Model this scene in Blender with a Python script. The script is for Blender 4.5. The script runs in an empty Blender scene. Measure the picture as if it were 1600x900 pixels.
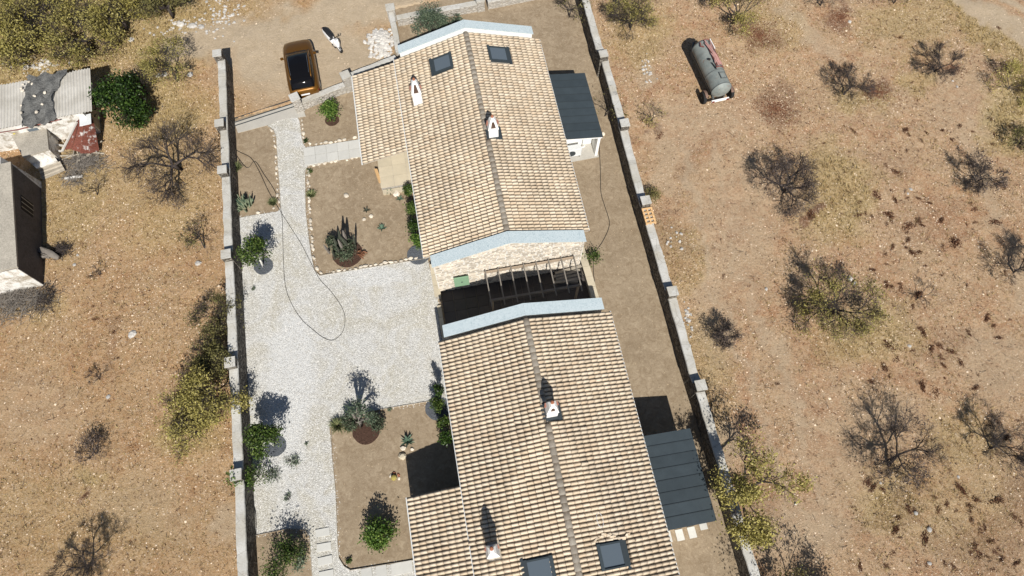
import bpy, math, random
import numpy as np
from mathutils import Vector, Matrix
from mathutils.geometry import tessellate_polygon

sc = bpy.context.scene
R = math.radians
# ---------------------------------------------------------------- camera, sky, sun, exposure
CAM_H = 34.0; TILT = R(23.1); FPX = 1067.0
cd = bpy.data.cameras.new('drone_camera'); cam = bpy.data.objects.new('drone_camera', cd)
sc.collection.objects.link(cam); sc.camera = cam
cam.location = (0, 0, CAM_H); cam.rotation_euler = (TILT, 0, 0)
cd.sensor_width = 36.0; cd.lens = FPX/1600*36; cd.clip_start = .5; cd.clip_end = 1500
SUN_EL = R(45); SUN_AZ = R(12)
w = bpy.data.worlds.new('World'); sc.world = w; w.use_nodes = True
nt = w.node_tree; nt.nodes.clear()
sky = nt.nodes.new('ShaderNodeTexSky'); sky.sky_type = 'NISHITA'; sky.sun_disc = False
sky.sun_elevation = SUN_EL; sky.sun_rotation = R(168); sky.air_density = 1.0; sky.dust_density = .6
bg = nt.nodes.new('ShaderNodeBackground'); bg.inputs[1].default_value = .05
ow = nt.nodes.new('ShaderNodeOutputWorld'); nt.links.new(sky.outputs[0], bg.inputs[0]); nt.links.new(bg.outputs[0], ow.inputs[0])
sl = bpy.data.lights.new('sun', 'SUN'); sl.energy = 4.9; sl.angle = R(.53); sl.color = (1, .955, .88)
so = bpy.data.objects.new('sun', sl); sc.collection.objects.link(so)
dirv = Vector((-math.sin(SUN_AZ)*math.cos(SUN_EL), math.cos(SUN_AZ)*math.cos(SUN_EL), -math.sin(SUN_EL)))
so.rotation_euler = dirv.to_track_quat('-Z', 'Y').to_euler(); so.location = (10, -20, 40)
sc.view_settings.view_transform = 'Standard'; sc.view_settings.look = 'None'
sc.view_settings.exposure = 0.29; sc.view_settings.gamma = 1
sc.render.engine = 'CYCLES'

# ---------------------------------------------------------------- helpers
ct, st = math.cos(TILT), math.sin(TILT)
def P(px, py, z=0.0):
    """survey point: where the sight line of a photograph point meets the level z"""
    u = px-800; v = 450-py
    d = (u, v*ct+FPX*st, v*st-FPX*ct); k = (CAM_H-z)/-d[2]
    return Vector((d[0]*k, d[1]*k, z))
def toPx(x, y, z):
    zz = z-CAM_H; U = y*ct+zz*st; F = y*st-zz*ct
    return 800+FPX*x/F, 450-FPX*U/F
class Frame:
    def __init__(s, x, y, rot): s.x, s.y, s.rot = x, y, rot; s.c, s.s = math.cos(rot), math.sin(rot)
    def loc(s, p): dx, dy = p[0]-s.x, p[1]-s.y; return Vector((dx*s.c+dy*s.s, -dx*s.s+dy*s.c, p[2]))
    def w(s, p): return Vector((s.x+p[0]*s.c-p[1]*s.s, s.y+p[0]*s.s+p[1]*s.c, p[2]))
    def px(s, px, py, z=0): return s.loc(P(px, py, z))
COL = sc.collection
def tag(o, label=None, cat=None, group=None, kind=None):
    if label: o['label'] = label
    if cat: o['category'] = cat
    if group: o['group'] = group
    if kind: o['kind'] = kind
    return o
def empty(name, loc, rz=0, label=None, cat=None, group=None):
    o = bpy.data.objects.new(name, None); COL.objects.link(o); o.location = loc; o.rotation_euler = (0, 0, rz)
    o.empty_display_size = .2
    return tag(o, label, cat, group)
def link_mesh(name, me, parent=None, loc=None, rot=None):
    o = bpy.data.objects.new(name, me); COL.objects.link(o)
    if parent: o.parent = parent
    if loc is not None: o.location = loc
    if rot is not None: o.rotation_euler = rot
    return o
def copy_tree(o, parent=None):
    c = o.copy(); COL.objects.link(c); c.parent = parent
    for ch in list(o.children): copy_tree(ch, c)
    return c
def basis(d, up=Vector((0, 0, 1))):
    d = Vector(d).normalized()
    if abs(d.dot(up)) > .98: up = Vector((1, 0, 0))
    a = d.cross(up).normalized(); return a, a.cross(d).normalized(), d
class MB:
    def __init__(s): s.v = []; s.f = []; s.m = []; s.mi = 0
    def face(s, idx): s.f.append(idx); s.m.append(s.mi)
    def quad(s, *pts):
        n = len(s.v); s.v += [tuple(p) for p in pts]; s.face(tuple(range(n, n+len(pts)))); return s
    def box(s, lo, hi, M=None):
        n = len(s.v); x0, y0, z0 = lo; x1, y1, z1 = hi
        pts = [(x0,y0,z0),(x1,y0,z0),(x1,y1,z0),(x0,y1,z0),(x0,y0,z1),(x1,y0,z1),(x1,y1,z1),(x0,y1,z1)]
        if M is not None: pts = [tuple(M @ Vector(p)) for p in pts]
        s.v += pts
        for q in ((3,2,1,0),(4,5,6,7),(0,1,5,4),(1,2,6,5),(2,3,7,6),(3,0,4,7)): s.face(tuple(n+i for i in q))
        return s
    def cbox(s, c, size, M=None, rz=0, jit=0, rng=random):
        T = Matrix.Translation(c) @ Matrix.Rotation(rz, 4, 'Z')
        if M is not None: T = T @ M
        h = [k/2 for k in size]; n = len(s.v); s.box([-k for k in h], h, T)
        if jit:
            for i in range(n, n+8): s.v[i] = tuple(k+rng.uniform(-jit, jit) for k in s.v[i])
        return s
    def bar(s, a, b, wd, ht):
        a = Vector(a); b = Vector(b); x, y, d = basis(b-a); n = len(s.v)
        for p in (a, b):
            for sx, sy in ((-1,-1),(1,-1),(1,1),(-1,1)): s.v.append(tuple(p+x*sx*wd/2+y*sy*ht/2))
        for q in ((0,1,2,3),(7,6,5,4),(0,4,5,1),(1,5,6,2),(2,6,7,3),(3,7,4,0)): s.face(tuple(n+i for i in q))
        return s
    def tube(s, pts, rads, sides=6, cap=True):
        n = len(s.v); pts = [Vector(p) for p in pts]
        if not hasattr(rads, '__len__'): rads = [rads]*len(pts)
        x = None
        for i, p in enumerate(pts):
            d = (pts[min(i+1, len(pts)-1)]-pts[max(i-1, 0)])
            if d.length < 1e-7: d = Vector((0, 0, 1))
            d.normalize()
            if x is None: x, y, _ = basis(d)
            else:
                x = (x-d*x.dot(d))
                if x.length < 1e-4: x, y, _ = basis(d)
                x.normalize(); y = d.cross(x)
            for k in range(sides):
                a = 2*math.pi*k/sides; s.v.append(tuple(p+(x*math.cos(a)+y*math.sin(a))*rads[i]))
        for i in range(len(pts)-1):
            for k in range(sides):
                a = n+i*sides+k; b = n+i*sides+(k+1) % sides; s.face((a, b, b+sides, a+sides))
        if cap:
            s.face(tuple(n+k for k in range(sides))[::-1]); e = n+(len(pts)-1)*sides; s.face(tuple(e+k for k in range(sides)))
        return s
    def lathe(s, c, prof, sides=14, axis=None):
        pts = []; c = Vector(c); n = len(s.v)
        if axis is None: x, y, d = Vector((1,0,0)), Vector((0,1,0)), Vector((0,0,1))
        else: x, y, d = basis(axis)
        for r, h in prof:
            for k in range(sides):
                a = 2*math.pi*k/sides; s.v.append(tuple(c+x*r*math.cos(a)+y*r*math.sin(a)+d*h))
        for i in range(len(prof)-1):
            for k in range(sides):
                a = n+i*sides+k; b = n+i*sides+(k+1) % sides; s.face((a, b, b+sides, a+sides))
        s.face(tuple(n+k for k in range(sides))[::-1]); e = n+(len(prof)-1)*sides; s.face(tuple(e+k for k in range(sides)))
        return s
    def loft(s, rings, closed=True, caps=True):
        n = len(s.v); m = len(rings[0])
        for r in rings: s.v += [tuple(p) for p in r]
        for i in range(len(rings)-1):
            for k in range(m if closed else m-1):
                a = n+i*m+k; b = n+i*m+(k+1) % m; s.face((a, b, b+m, a+m))
        if caps: s.face(tuple(n+k for k in range(m))[::-1]); e = n+(len(rings)-1)*m; s.face(tuple(e+k for k in range(m)))
        return s
    def slab(s, poly, z0, z1):
        n = len(s.v); m = len(poly)
        tris = tessellate_polygon([[Vector((p[0], p[1], 0)) for p in poly]])
        s.v += [(p[0], p[1], z1) for p in poly]; s.v += [(p[0], p[1], z0) for p in poly]
        ar = sum(poly[i][0]*poly[(i+1) % m][1]-poly[(i+1) % m][0]*poly[i][1] for i in range(m))
        for t in tris:
            a, b, c = t; q = (poly[b][0]-poly[a][0])*(poly[c][1]-poly[a][1])-(poly[c][0]-poly[a][0])*(poly[b][1]-poly[a][1])
            s.face((n+a, n+b, n+c) if q > 0 else (n+a, n+c, n+b))
        for i in range(m):
            j = (i+1) % m
            s.face((n+i, n+m+i, n+m+j, n+j) if ar > 0 else (n+j, n+m+j, n+m+i, n+i))
        return s
    def rock(s, c, r, rng=random, flat=.65, rz=None):
        n = len(s.v); a0 = rng.uniform(0, 6.28) if rz is None else rz
        rr = r if hasattr(r, '__len__') else (r*rng.uniform(.75, 1.25), r*rng.uniform(.7, 1.1), r*flat)
        ca, sa = math.cos(a0), math.sin(a0)
        for ring, (zz, q) in enumerate(((-.2, .9), (.45, .95), (.95, .5))):
            for k in range(7):
                a = 2*math.pi*k/7+ring*.3; j = rng.uniform(.8, 1.15)
                x, y = rr[0]*q*j*math.cos(a), rr[1]*q*j*math.sin(a)
                s.v.append((c[0]+x*ca-y*sa, c[1]+x*sa+y*ca, c[2]+rr[2]*(zz+rng.uniform(-.08, .08))))
        for i in range(2):
            for k in range(7):
                a = n+i*7+k; b = n+i*7+(k+1) % 7; s.face((a, b, b+7, a+7))
        s.face(tuple(n+14+k for k in range(7)))
        return s
    def mesh(s, name, mats, smooth=False):
        me = bpy.data.meshes.new(name); me.from_pydata(s.v, [], s.f)
        for m in (mats if isinstance(mats, (list, tuple)) else [mats]): me.materials.append(m)
        if any(s.m): me.polygons.foreach_set('material_index', s.m)
        if smooth: me.polygons.foreach_set('use_smooth', [True]*len(s.f))
        me.update(); return me
    def build(s, name, mats, parent=None, smooth=False, loc=None, label=None, cat=None, group=None, kind=None, bevel=0):
        if parent is None and loc is not None:
            s.v = [(a-loc[0], b-loc[1], c-loc[2]) for a, b, c in s.v]
        o = link_mesh(name, s.mesh(name, mats, smooth), parent, loc if parent is None else None)
        if bevel:
            md = o.modifiers.new('edge', 'BEVEL'); md.width = bevel; md.segments = 2; md.limit_method = 'ANGLE'
        return tag(o, label, cat, group, kind)
def smooth_angle(o, a=40):
    o.data.polygons.foreach_set('use_smooth', [True]*len(o.data.polygons))
    try: o.data.set_sharp_from_angle(angle=R(a))
    except Exception: pass
    return o
def np_mesh(name, V, F, mats, parent=None):
    me = bpy.data.meshes.new(name); V = np.asarray(V, np.float32); F = np.asarray(F, np.int32); k = F.shape[1]
    me.vertices.add(len(V)); me.vertices.foreach_set('co', V.ravel())
    me.loops.add(F.size); me.loops.foreach_set('vertex_index', F.ravel())
    me.polygons.add(len(F)); me.polygons.foreach_set('loop_start', np.arange(0, F.size, k, dtype=np.int32))
    try: me.polygons.foreach_set('loop_total', np.full(len(F), k, np.int32))
    except Exception: pass
    me.materials.append(mats); me.update(calc_edges=True); me.validate()
    return link_mesh(name, me, parent)

# ---------------------------------------------------------------- materials
class N:
    def __init__(s, name):
        s.m = bpy.data.materials.new(name); s.m.use_nodes = True; s.t = s.m.node_tree; s.b = s.t.nodes['Principled BSDF']
        s.geo = s.t.nodes.new('ShaderNodeNewGeometry'); s.tc = s.t.nodes.new('ShaderNodeTexCoord'); s.b.inputs['Specular IOR Level'].default_value = .25
    def n(s, typ, **kw):
        o = s.t.nodes.new('ShaderNode'+typ)
        for k, v in kw.items(): setattr(o, k, v)
        return o
    def l(s, a, b): s.t.links.new(a, b)
    def noise(s, co, scale, detail=4, rough=.6, dist=0):
        o = s.n('TexNoise'); o.inputs['Scale'].default_value = scale; o.inputs['Detail'].default_value = detail
        o.inputs['Roughness'].default_value = rough; o.inputs['Distortion'].default_value = dist; s.l(co, o.inputs['Vector']); return o.outputs['Fac']
    def voro(s, co, scale, feat='F1', out='Distance', rnd=1):
        o = s.n('TexVoronoi', feature=feat); o.inputs['Scale'].default_value = scale; o.inputs['Randomness'].default_value = rnd; s.l(co, o.inputs['Vector']); return o.outputs[out]
    def ramp(s, fac, stops, interp='LINEAR'):
        o = s.n('ValToRGB'); e = o.color_ramp; e.interpolation = interp
        while len(e.elements) < len(stops): e.elements.new(.5)
        for el, (p, c) in zip(e.elements, stops):
            el.position = p; el.color = (c[0], c[1], c[2], 1) if hasattr(c, '__len__') else (c, c, c, 1)
        s.l(fac, o.inputs[0]); return o.outputs[0]
    def mix(s, fac, a, b, mode='MIX'):
        o = s.n('Mix', data_type='RGBA', blend_type=mode)
        for v, i in ((fac, 0), (a, 6), (b, 7)):
            if hasattr(v, 'links') or hasattr(v, 'is_linked'): s.l(v, o.inputs[i])
            elif i == 0: o.inputs[0].default_value = v
            else: o.inputs[i].default_value = (v[0], v[1], v[2], 1)
        return o.outputs[2]
    def math(s, op, a, b=0.0, c=None):
        o = s.n('Math', operation=op)
        for i, v in enumerate((a, b, c)):
            if v is None: continue
            if hasattr(v, 'is_linked'): s.l(v, o.inputs[i])
            else: o.inputs[i].default_value = v
        return o.outputs[0]
    def sep(s, v):
        o = s.n('SeparateXYZ'); s.l(v, o.inputs[0]); return o.outputs
    def bump(s, h, strength=.5, dist=.02):
        o = s.n('Bump'); o.inputs['Strength'].default_value = strength; o.inputs['Distance'].default_value = dist
        s.l(h, o.inputs['Height']); s.l(o.outputs[0], s.b.inputs['Normal'])
    def done(s, col, rough=.9, metal=0, spec=None):
        if hasattr(col, 'is_linked'): s.l(col, s.b.inputs['Base Color'])
        else: s.b.inputs['Base Color'].default_value = (col[0], col[1], col[2], 1)
        s.b.inputs['Roughness'].default_value = rough; s.b.inputs['Metallic'].default_value = metal
        if spec is not None: s.b.inputs['Specular IOR Level'].default_value = spec
        return s.m
def sc3(c, k): return tuple(min(1, x*k) for x in c)
def simple(name, c, rough=.8, metal=0, var=.25, scale=6, bump=.2, bd=.01, fine=40, co='Object', spec=None, rnd=0, coat=0):
    g = N(name); v = g.tc.outputs[co] if co == 'Object' else g.geo.outputs['Position']
    a = g.noise(v, scale, 5); col = g.ramp(a, [(.3, sc3(c, 1-var)), (.7, sc3(c, 1+var))])
    f = g.noise(v, fine, 3); col = g.mix(.5, col, g.ramp(f, [(.35, sc3(c, 1-var)), (.65, sc3(c, 1+var))]))
    if rnd:
        oi = g.n('ObjectInfo'); r = g.math('FRACT', g.math('ADD', oi.outputs['Random'], g.geo.outputs['Random Per Island']))
        h = g.n('HueSaturation'); g.l(g.math('MULTIPLY_ADD', r, rnd*2, 1-rnd), h.inputs['Value']); g.l(col, h.inputs['Color']); col = h.outputs[0]
    if bump: g.bump(f, bump, bd)
    if coat: g.b.inputs['Coat Weight'].default_value = coat; g.b.inputs['Coat Roughness'].default_value = .05
    return g.done(col, rough, metal, spec)
M = {}
def leafmat(name, cols, trans=.25, rough=.6):
    g = N(name); oi = g.n('ObjectInfo'); r = g.geo.outputs['Random Per Island']
    st_ = [(i/max(1, len(cols)-1), c) for i, c in enumerate(cols)]
    col = g.ramp(r, st_)
    h = g.n('HueSaturation'); g.l(g.math('MULTIPLY_ADD', oi.outputs['Random'], .3, .85), h.inputs['Value']); g.l(col, h.inputs['Color'])
    col = h.outputs[0]; g.done(col, rough)
    tr = g.n('BsdfTranslucent'); g.l(col, tr.inputs[0]); mx = g.n('MixShader'); mx.inputs[0].default_value = trans
    g.l(g.b.outputs[0], mx.inputs[1]); g.l(tr.outputs[0], mx.inputs[2]); g.l(mx.outputs[0], g.t.nodes['Material Output'].inputs[0]); return g.m
M['almond'] = leafmat('almond_leaf', [(.10,.08,.025), (.36,.31,.085), (.45,.40,.13), (.20,.18,.05), (.52,.45,.19)])
M['almond2'] = leafmat('olive_brown_leaf', [(.08,.08,.03), (.16,.15,.05), (.26,.23,.09), (.12,.11,.05)])
M['purpledry'] = leafmat('dry_purple_leaf', [(.035,.028,.03), (.08,.062,.06), (.14,.11,.095), (.20,.15,.11)], .1, .8)
M['citrus'] = leafmat('citrus_leaf', [(.018,.036,.01), (.04,.075,.015), (.08,.13,.025), (.17,.22,.06)], .2, .45)
M['bright'] = leafmat('bright_leaf', [(.02,.05,.01), (.06,.13,.02), (.15,.24,.05), (.22,.30,.07)], .3, .5)
M['darkgreen'] = leafmat('dark_green_leaf', [(.008,.018,.006), (.018,.036,.010), (.035,.075,.014), (.09,.15,.03)], .15, .4)
M['greygreen'] = leafmat('grey_green_leaf', [(.08,.11,.07), (.14,.18,.12), (.22,.26,.18)], .15)
M['oliveleaf'] = leafmat('olive_leaf', [(.05,.08,.05), (.10,.14,.09), (.17,.20,.13)], .15)
M['straw'] = leafmat('straw', [(.40,.29,.13), (.52,.40,.20), (.60,.48,.27), (.33,.22,.10), (.48,.38,.18)], .2, .8)
M['thistle'] = leafmat('dry_thistle', [(.05,.02,.011), (.095,.04,.021), (.15,.07,.037), (.07,.034,.02)], .1, .8)
M['litter'] = leafmat('leaf_litter', [(.13,.055,.03), (.20,.09,.05), (.26,.14,.08)], .1, .8)
M['darkolive'] = leafmat('dark_olive_leaf', [(.03,.045,.025), (.06,.085,.05), (.12,.15,.09), (.08,.06,.05)], .1)
M['grassblade'] = leafmat('ornamental_grass', [(.07,.11,.04), (.16,.19,.08), (.34,.32,.17)], .2)
M['greentwig'] = leafmat('grey_twig_leaf', [(.10,.12,.08), (.18,.20,.14), (.26,.27,.20)], .1)
M['agave'] = simple('agave_leaf', (.09,.145,.10), .55, var=.25, rnd=.3)
M['cactus'] = simple('cactus_skin', (.055,.062,.045), .75, var=.35, rnd=.2)
M['bark'] = simple('dark_bark', (.055,.045,.042), .95, var=.4, scale=9, bump=.5)
M['barkgrey'] = simple('grey_bark', (.19,.17,.15), .95, var=.3, scale=9, bump=.5)
M['limewash'] = simple('limewashed_trunk', (.75,.74,.70), .8, var=.1)
M['white'] = simple('white_plaster', (.78,.78,.76), .8, var=.06, scale=2)
M['whitepaint'] = simple('white_paint', (.82,.82,.81), .45, var=.04, scale=3, bump=0)
M['soot'] = simple('sooty_brick', (.11,.07,.055), .95, var=.4)
def dirtyw():
    g = N('stained_whitewash'); p = g.geo.outputs['Position']; a = g.noise(p, 1.6, 6, .75, .8); b = g.noise(p, 11, 5, .8)
    col = g.ramp(a, [(.40, (.33,.29,.23)), (.50, (.62,.60,.56)), (.60, (.74,.73,.70))]); col = g.mix(g.ramp(b, [(.52, 0), (.66, .55)]), col, (.25,.21,.17)); g.bump(b, .4, .02); return g.done(col, .9)
M['dirtywhite'] = dirtyw()
M['brick'] = simple('red_brick', (.33,.15,.11), .85, var=.3)
M['darkmetal'] = simple('dark_grey_metal', (.038,.048,.055), .5, var=.12, scale=3, bump=.05, metal=.0)
M['slateblue'] = simple('anthracite_panel', (.044,.057,.066), .45, var=.2, scale=2, bump=.1, rnd=.08)
M['black'] = simple('black_rubber', (.015,.015,.016), .7, var=.2)
M['hose'] = simple('black_hose', (.03,.03,.03), .45, var=.1)
M['timber'] = simple('pergola_timber', (.34,.27,.20), .8, var=.25, scale=4)
M['rafter'] = simple('greyed_rafter', (.20,.18,.155), .85, var=.25, scale=4)
M['pallet'] = simple('pallet_wood', (.62,.40,.20), .8, var=.15, scale=4, rnd=.12)
M['oldwood'] = simple('weathered_board', (.36,.32,.26), .9, var=.3, scale=5, rnd=.25)
M['concrete'] = simple('pale_concrete', (.42,.40,.36), .9, var=.15, scale=1.5, fine=30, bump=.4)
M['oldconcrete'] = simple('stained_concrete', (.36,.33,.28), .95, var=.35, scale=1.2, fine=14, bump=.4)
M['stonewhite'] = simple('pale_edging_stone', (.60,.54,.45), .9, var=.22, scale=7, rnd=.2, bump=.4)
M['rockgrey'] = simple('grey_limestone', (.46,.44,.41), .9, var=.25, scale=5, rnd=.2, bump=.4)
M['shade_dark'] = simple('shade_darkened_render', (.10,.09,.085), .95, var=.35, scale=1.4, fine=10, bump=.4)  # shade of the ruin's side wall put into the render colour
M['slab'] = simple('white_paving_slab', (.50,.495,.465), .85, var=.08, scale=4, rnd=.06)
M['slate'] = simple('slate_chips', (.095,.105,.12), .85, var=.5, scale=14, fine=45, bump=.8, bd=.03, co='P')
M['mulch'] = simple('brown_mulch', (.075,.042,.03), .95, var=.6, scale=12, fine=40, bump=.9, bd=.04, co='P')
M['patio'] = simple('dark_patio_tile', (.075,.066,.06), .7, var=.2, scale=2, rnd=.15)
M['terrace'] = simple('beige_stone_slab', (.50,.44,.33), .85, var=.14, scale=2, rnd=.1)
M['rubble'] = simple('white_rubble', (.52,.50,.47), .9, var=.2, scale=9, rnd=.18)
M['terracotta'] = simple('terracotta', (.32,.13,.075), .85, var=.2)
M['tarp'] = simple('grey_tarpaulin', (.13,.13,.125), .75, var=.55, scale=4, fine=13, bump=1.0, bd=.06)
M['acgrey'] = simple('ac_casing', (.62,.64,.65), .5, var=.05, bump=0)
M['greenbox'] = simple('pale_green_paint', (.21,.34,.22), .6, var=.1)
M['oldbrown'] = simple('brown_rusted_guard', (.17,.11,.085), .8, var=.3)
M['tyre'] = simple('tyre', (.02,.02,.021), .85, var=.2)
M['rim'] = simple('dull_rim', (.25,.25,.25), .5, var=.2)
M['pebble'] = simple('white_pebble', (.61,.60,.575), .85, var=.10, rnd=.20, scale=20, bump=0)
M['crumb'] = simple('soil_crumb', (.36,.28,.19), .95, var=.2, rnd=.45, bump=0)
M['fieldstone'] = simple('field_stone', (.64,.52,.39), .9, var=.2, rnd=.35, scale=10, bump=0)
M['joint'] = simple('wall_mortar', (.60,.58,.54), .95, var=.2, scale=5)
M['facestone'] = simple('gable_stone', (.52,.465,.39), .9, var=.2, scale=9, rnd=.30, bump=.4)
def stone_mat(name, c1, c2, joint, sc_=4.0, bump=.9):
    g = N(name); p = g.geo.outputs['Position']; mp = g.n('Mapping'); mp.inputs['Scale'].default_value = (1, 1, 1.7); g.l(p, mp.inputs[0]); v = mp.outputs[0]
    cell = g.voro(v, sc_, out='Color'); d = g.voro(v, sc_, feat='DISTANCE_TO_EDGE')
    hx = g.sep(cell)[0]; col = g.ramp(hx, [(0, c1), (1, c2)]); n = g.noise(p, 25, 4)
    col = g.mix(g.math('MULTIPLY', n, .5), col, sc3(c1, .6)); e = g.ramp(d, [(.02, 1), (.09, 0)]); col = g.mix(e, col, joint)
    h = g.math('ADD', g.ramp(d, [(0, 0), (.16, 1)]), g.math('MULTIPLY', n, .4)); g.bump(h, bump, .06); return g.done(col, .95)
M['stone'] = stone_mat('rubble_stone_face', (.12,.11,.095), (.34,.31,.265), (.06,.05,.04))
M['palestone'] = stone_mat('pale_stone_face', (.40,.38,.35), (.58,.55,.50), (.40,.36,.30), 4.5, .7)
def cap_mat():
    g = N('wall_top_mortar'); p = g.geo.outputs['Position']; a = g.noise(p, .8, 4); b = g.noise(p, 12, 5); c = g.noise(p, 60, 3)
    col = g.ramp(a, [(.35, (.42,.40,.35)), (.6, (.52,.515,.49))]); col = g.mix(g.ramp(b, [(.5, 0), (.75, .5)]), col, (.33,.29,.23))
    li = g.noise(p, 4, 6, .8, .6); col = g.mix(g.ramp(li, [(.58, 0), (.66, .6)]), col, (.24,.22,.18)); cr = g.n('TexVoronoi', feature='DISTANCE_TO_EDGE'); cr.inputs['Scale'].default_value = 1.1; g.l(g.mix(.12, p, g.noise(p, 5, 4)), cr.inputs['Vector']); col = g.mix(g.ramp(cr.outputs['Distance'], [(.004, .45), (.012, 0)]), col, (.16,.14,.11))
    g.bump(g.math('ADD', b, g.math('MULTIPLY', c, .5)), .6, .03); return g.done(col, .92)
M['cap'] = cap_mat()
def marble():
    g = N('blue_grey_marble'); p = g.geo.outputs['Position']; a = g.noise(p, 7, 7, .78, 3.0); b = g.noise(p, 1.3, 3)
    col = g.ramp(a, [(.38, (.27,.35,.38)), (.47, (.40,.48,.51)), (.53, (.62,.68,.70)), (.60, (.38,.46,.49))]); col = g.mix(g.math('MULTIPLY', b, .4), col, (.42,.50,.55))
    return g.done(col, .5)
M['marble'] = marble()
def tile_mat(name, c0, c1, c2, dirt=False):  # dirt: adds painted joint and trough shade, with lichen
    g = N(name); p = g.geo.outputs['Position']; oi = g.n('ObjectInfo')
    r = g.math('FRACT', g.math('ADD', g.math('MULTIPLY', oi.outputs['Random'], 7.3), g.geo.outputs['Random Per Island']))
    col = g.ramp(r, [(0, c0), (.35, c1), (.8, c2), (1, sc3(c1, .82))])
    n = g.noise(p, 22, 5, .65); col = g.mix(g.ramp(n, [(.48, 0), (.72, .55)]), col, sc3(c0, .62))
    big = g.noise(p, .55, 3); col = g.mix(g.ramp(big, [(.42, 0), (.68, .35)]), col, sc3(c0, .7))
    sp = g.noise(p, 75, 2); col = g.mix(g.ramp(sp, [(.62, 0), (.7, .6)]), col, (.16,.12,.09))
    if dirt:  # painted joint and trough shade, with lichen, read from the attribute
        at = g.n('Attribute'); at.attribute_name = 'dirt'; dd = g.sep(at.outputs['Color'])[0]; lo = g.noise(p, .7, 4, .7); hi = g.noise(p, 9, 4, .8)  # 'dirt' holds painted shade together with lichen
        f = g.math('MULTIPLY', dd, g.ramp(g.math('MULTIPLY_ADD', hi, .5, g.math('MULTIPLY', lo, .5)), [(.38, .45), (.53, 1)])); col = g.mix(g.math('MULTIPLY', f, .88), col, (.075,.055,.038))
    g.bump(n, .3, .01); return g.done(col, .9)
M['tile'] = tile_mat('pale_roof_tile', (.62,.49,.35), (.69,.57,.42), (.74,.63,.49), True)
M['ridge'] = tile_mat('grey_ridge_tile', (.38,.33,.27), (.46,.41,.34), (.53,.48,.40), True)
def gravel():
    g = N('white_gravel'); p = g.geo.outputs['Position']
    c = g.sep(g.voro(p, 26, out='Color'))[0]; d = g.voro(p, 26)
    white = g.ramp(c, [(0, (.47,.465,.445)), (.3, (.60,.60,.58)), (1, (.70,.70,.68))])
    cream = g.ramp(c, [(0, (.41,.385,.325)), (.3, (.54,.52,.45)), (1, (.64,.62,.555))])
    big = g.noise(p, .5, 6, .65, 1.2); xy = g.sep(p)
    def patch(cx, cy, rx, ry):
        u_ = g.math('DIVIDE', g.math('SUBTRACT', xy[0], cx), rx); v_ = g.math('DIVIDE', g.math('SUBTRACT', xy[1], cy), ry); q_ = g.math('ADD', g.math('MULTIPLY', u_, u_), g.math('MULTIPLY', v_, v_))
        return g.ramp(g.math('MULTIPLY_ADD', big, 1.2, g.math('SUBTRACT', q_, .6)), [(.45, 1), (1, 0)])
    pa, pb = P(450, 600), P(585, 432); pm = g.math('MAXIMUM', patch(pa.x, pa.y, 1.6, 5.0), patch(pb.x, pb.y, 2.2, .7))
    white = g.mix(g.math('MULTIPLY', pm, .6), white, (.70,.71,.71)); col = g.mix(g.math('MULTIPLY', g.ramp(big, [(.42, 0), (.60, 1)]), g.math('SUBTRACT', 1.0, pm)), white, cream)
    sp = g.noise(p, 14, 6, .8); col = g.mix(g.ramp(sp, [(.54, 0), (.68, .55)]), col, (.26,.235,.19)); st2 = g.noise(p, 1.7, 5, .75, 1.5); col = g.mix(g.ramp(st2, [(.56, 0), (.70, .5)]), col, (.42,.38,.30))
    e = g.ramp(d, [(.45, 0), (.75, .6)]); col = g.mix(e, col, (.20,.185,.165))
    h = g.ramp(d, [(0, 1), (.6, 0)]); g.bump(g.math('ADD', h, g.math('MULTIPLY', sp, .8)), .7, .03); return g.done(col, .9)
M['gravel'] = gravel()
def soil():
    g = N('raked_yard_soil'); p = g.geo.outputs['Position']
    a = g.noise(p, .5, 5, .6); col = g.ramp(a, [(.3, (.245,.188,.125)), (.55, (.31,.243,.165)), (.75, (.355,.283,.198))])
    b = g.noise(p, 9, 6, .75, .4); col = g.mix(g.ramp(b, [(.4, 0), (.7, .5)]), col, (.20,.15,.10))
    e_ = g.noise(p, 3.1, 5, .7, 1.0); col = g.mix(g.ramp(e_, [(.38, .6), (.5, 0)]), col, (.20,.145,.09)); col = g.mix(g.ramp(e_, [(.54, 0), (.66, .5)]), col, (.43,.35,.25)); c = g.noise(p, 34, 4, .85); col = g.mix(g.ramp(c, [(.54, 0), (.68, .6)]), col, (.50,.42,.31)); col = g.mix(g.ramp(c, [(.34, .6), (.46, 0)]), col, (.17,.13,.09))
    g.bump(g.math('ADD', b, g.math('MULTIPLY', c, .5)), .5, .03); return g.done(col, .95)
M['soil'] = soil()
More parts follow.
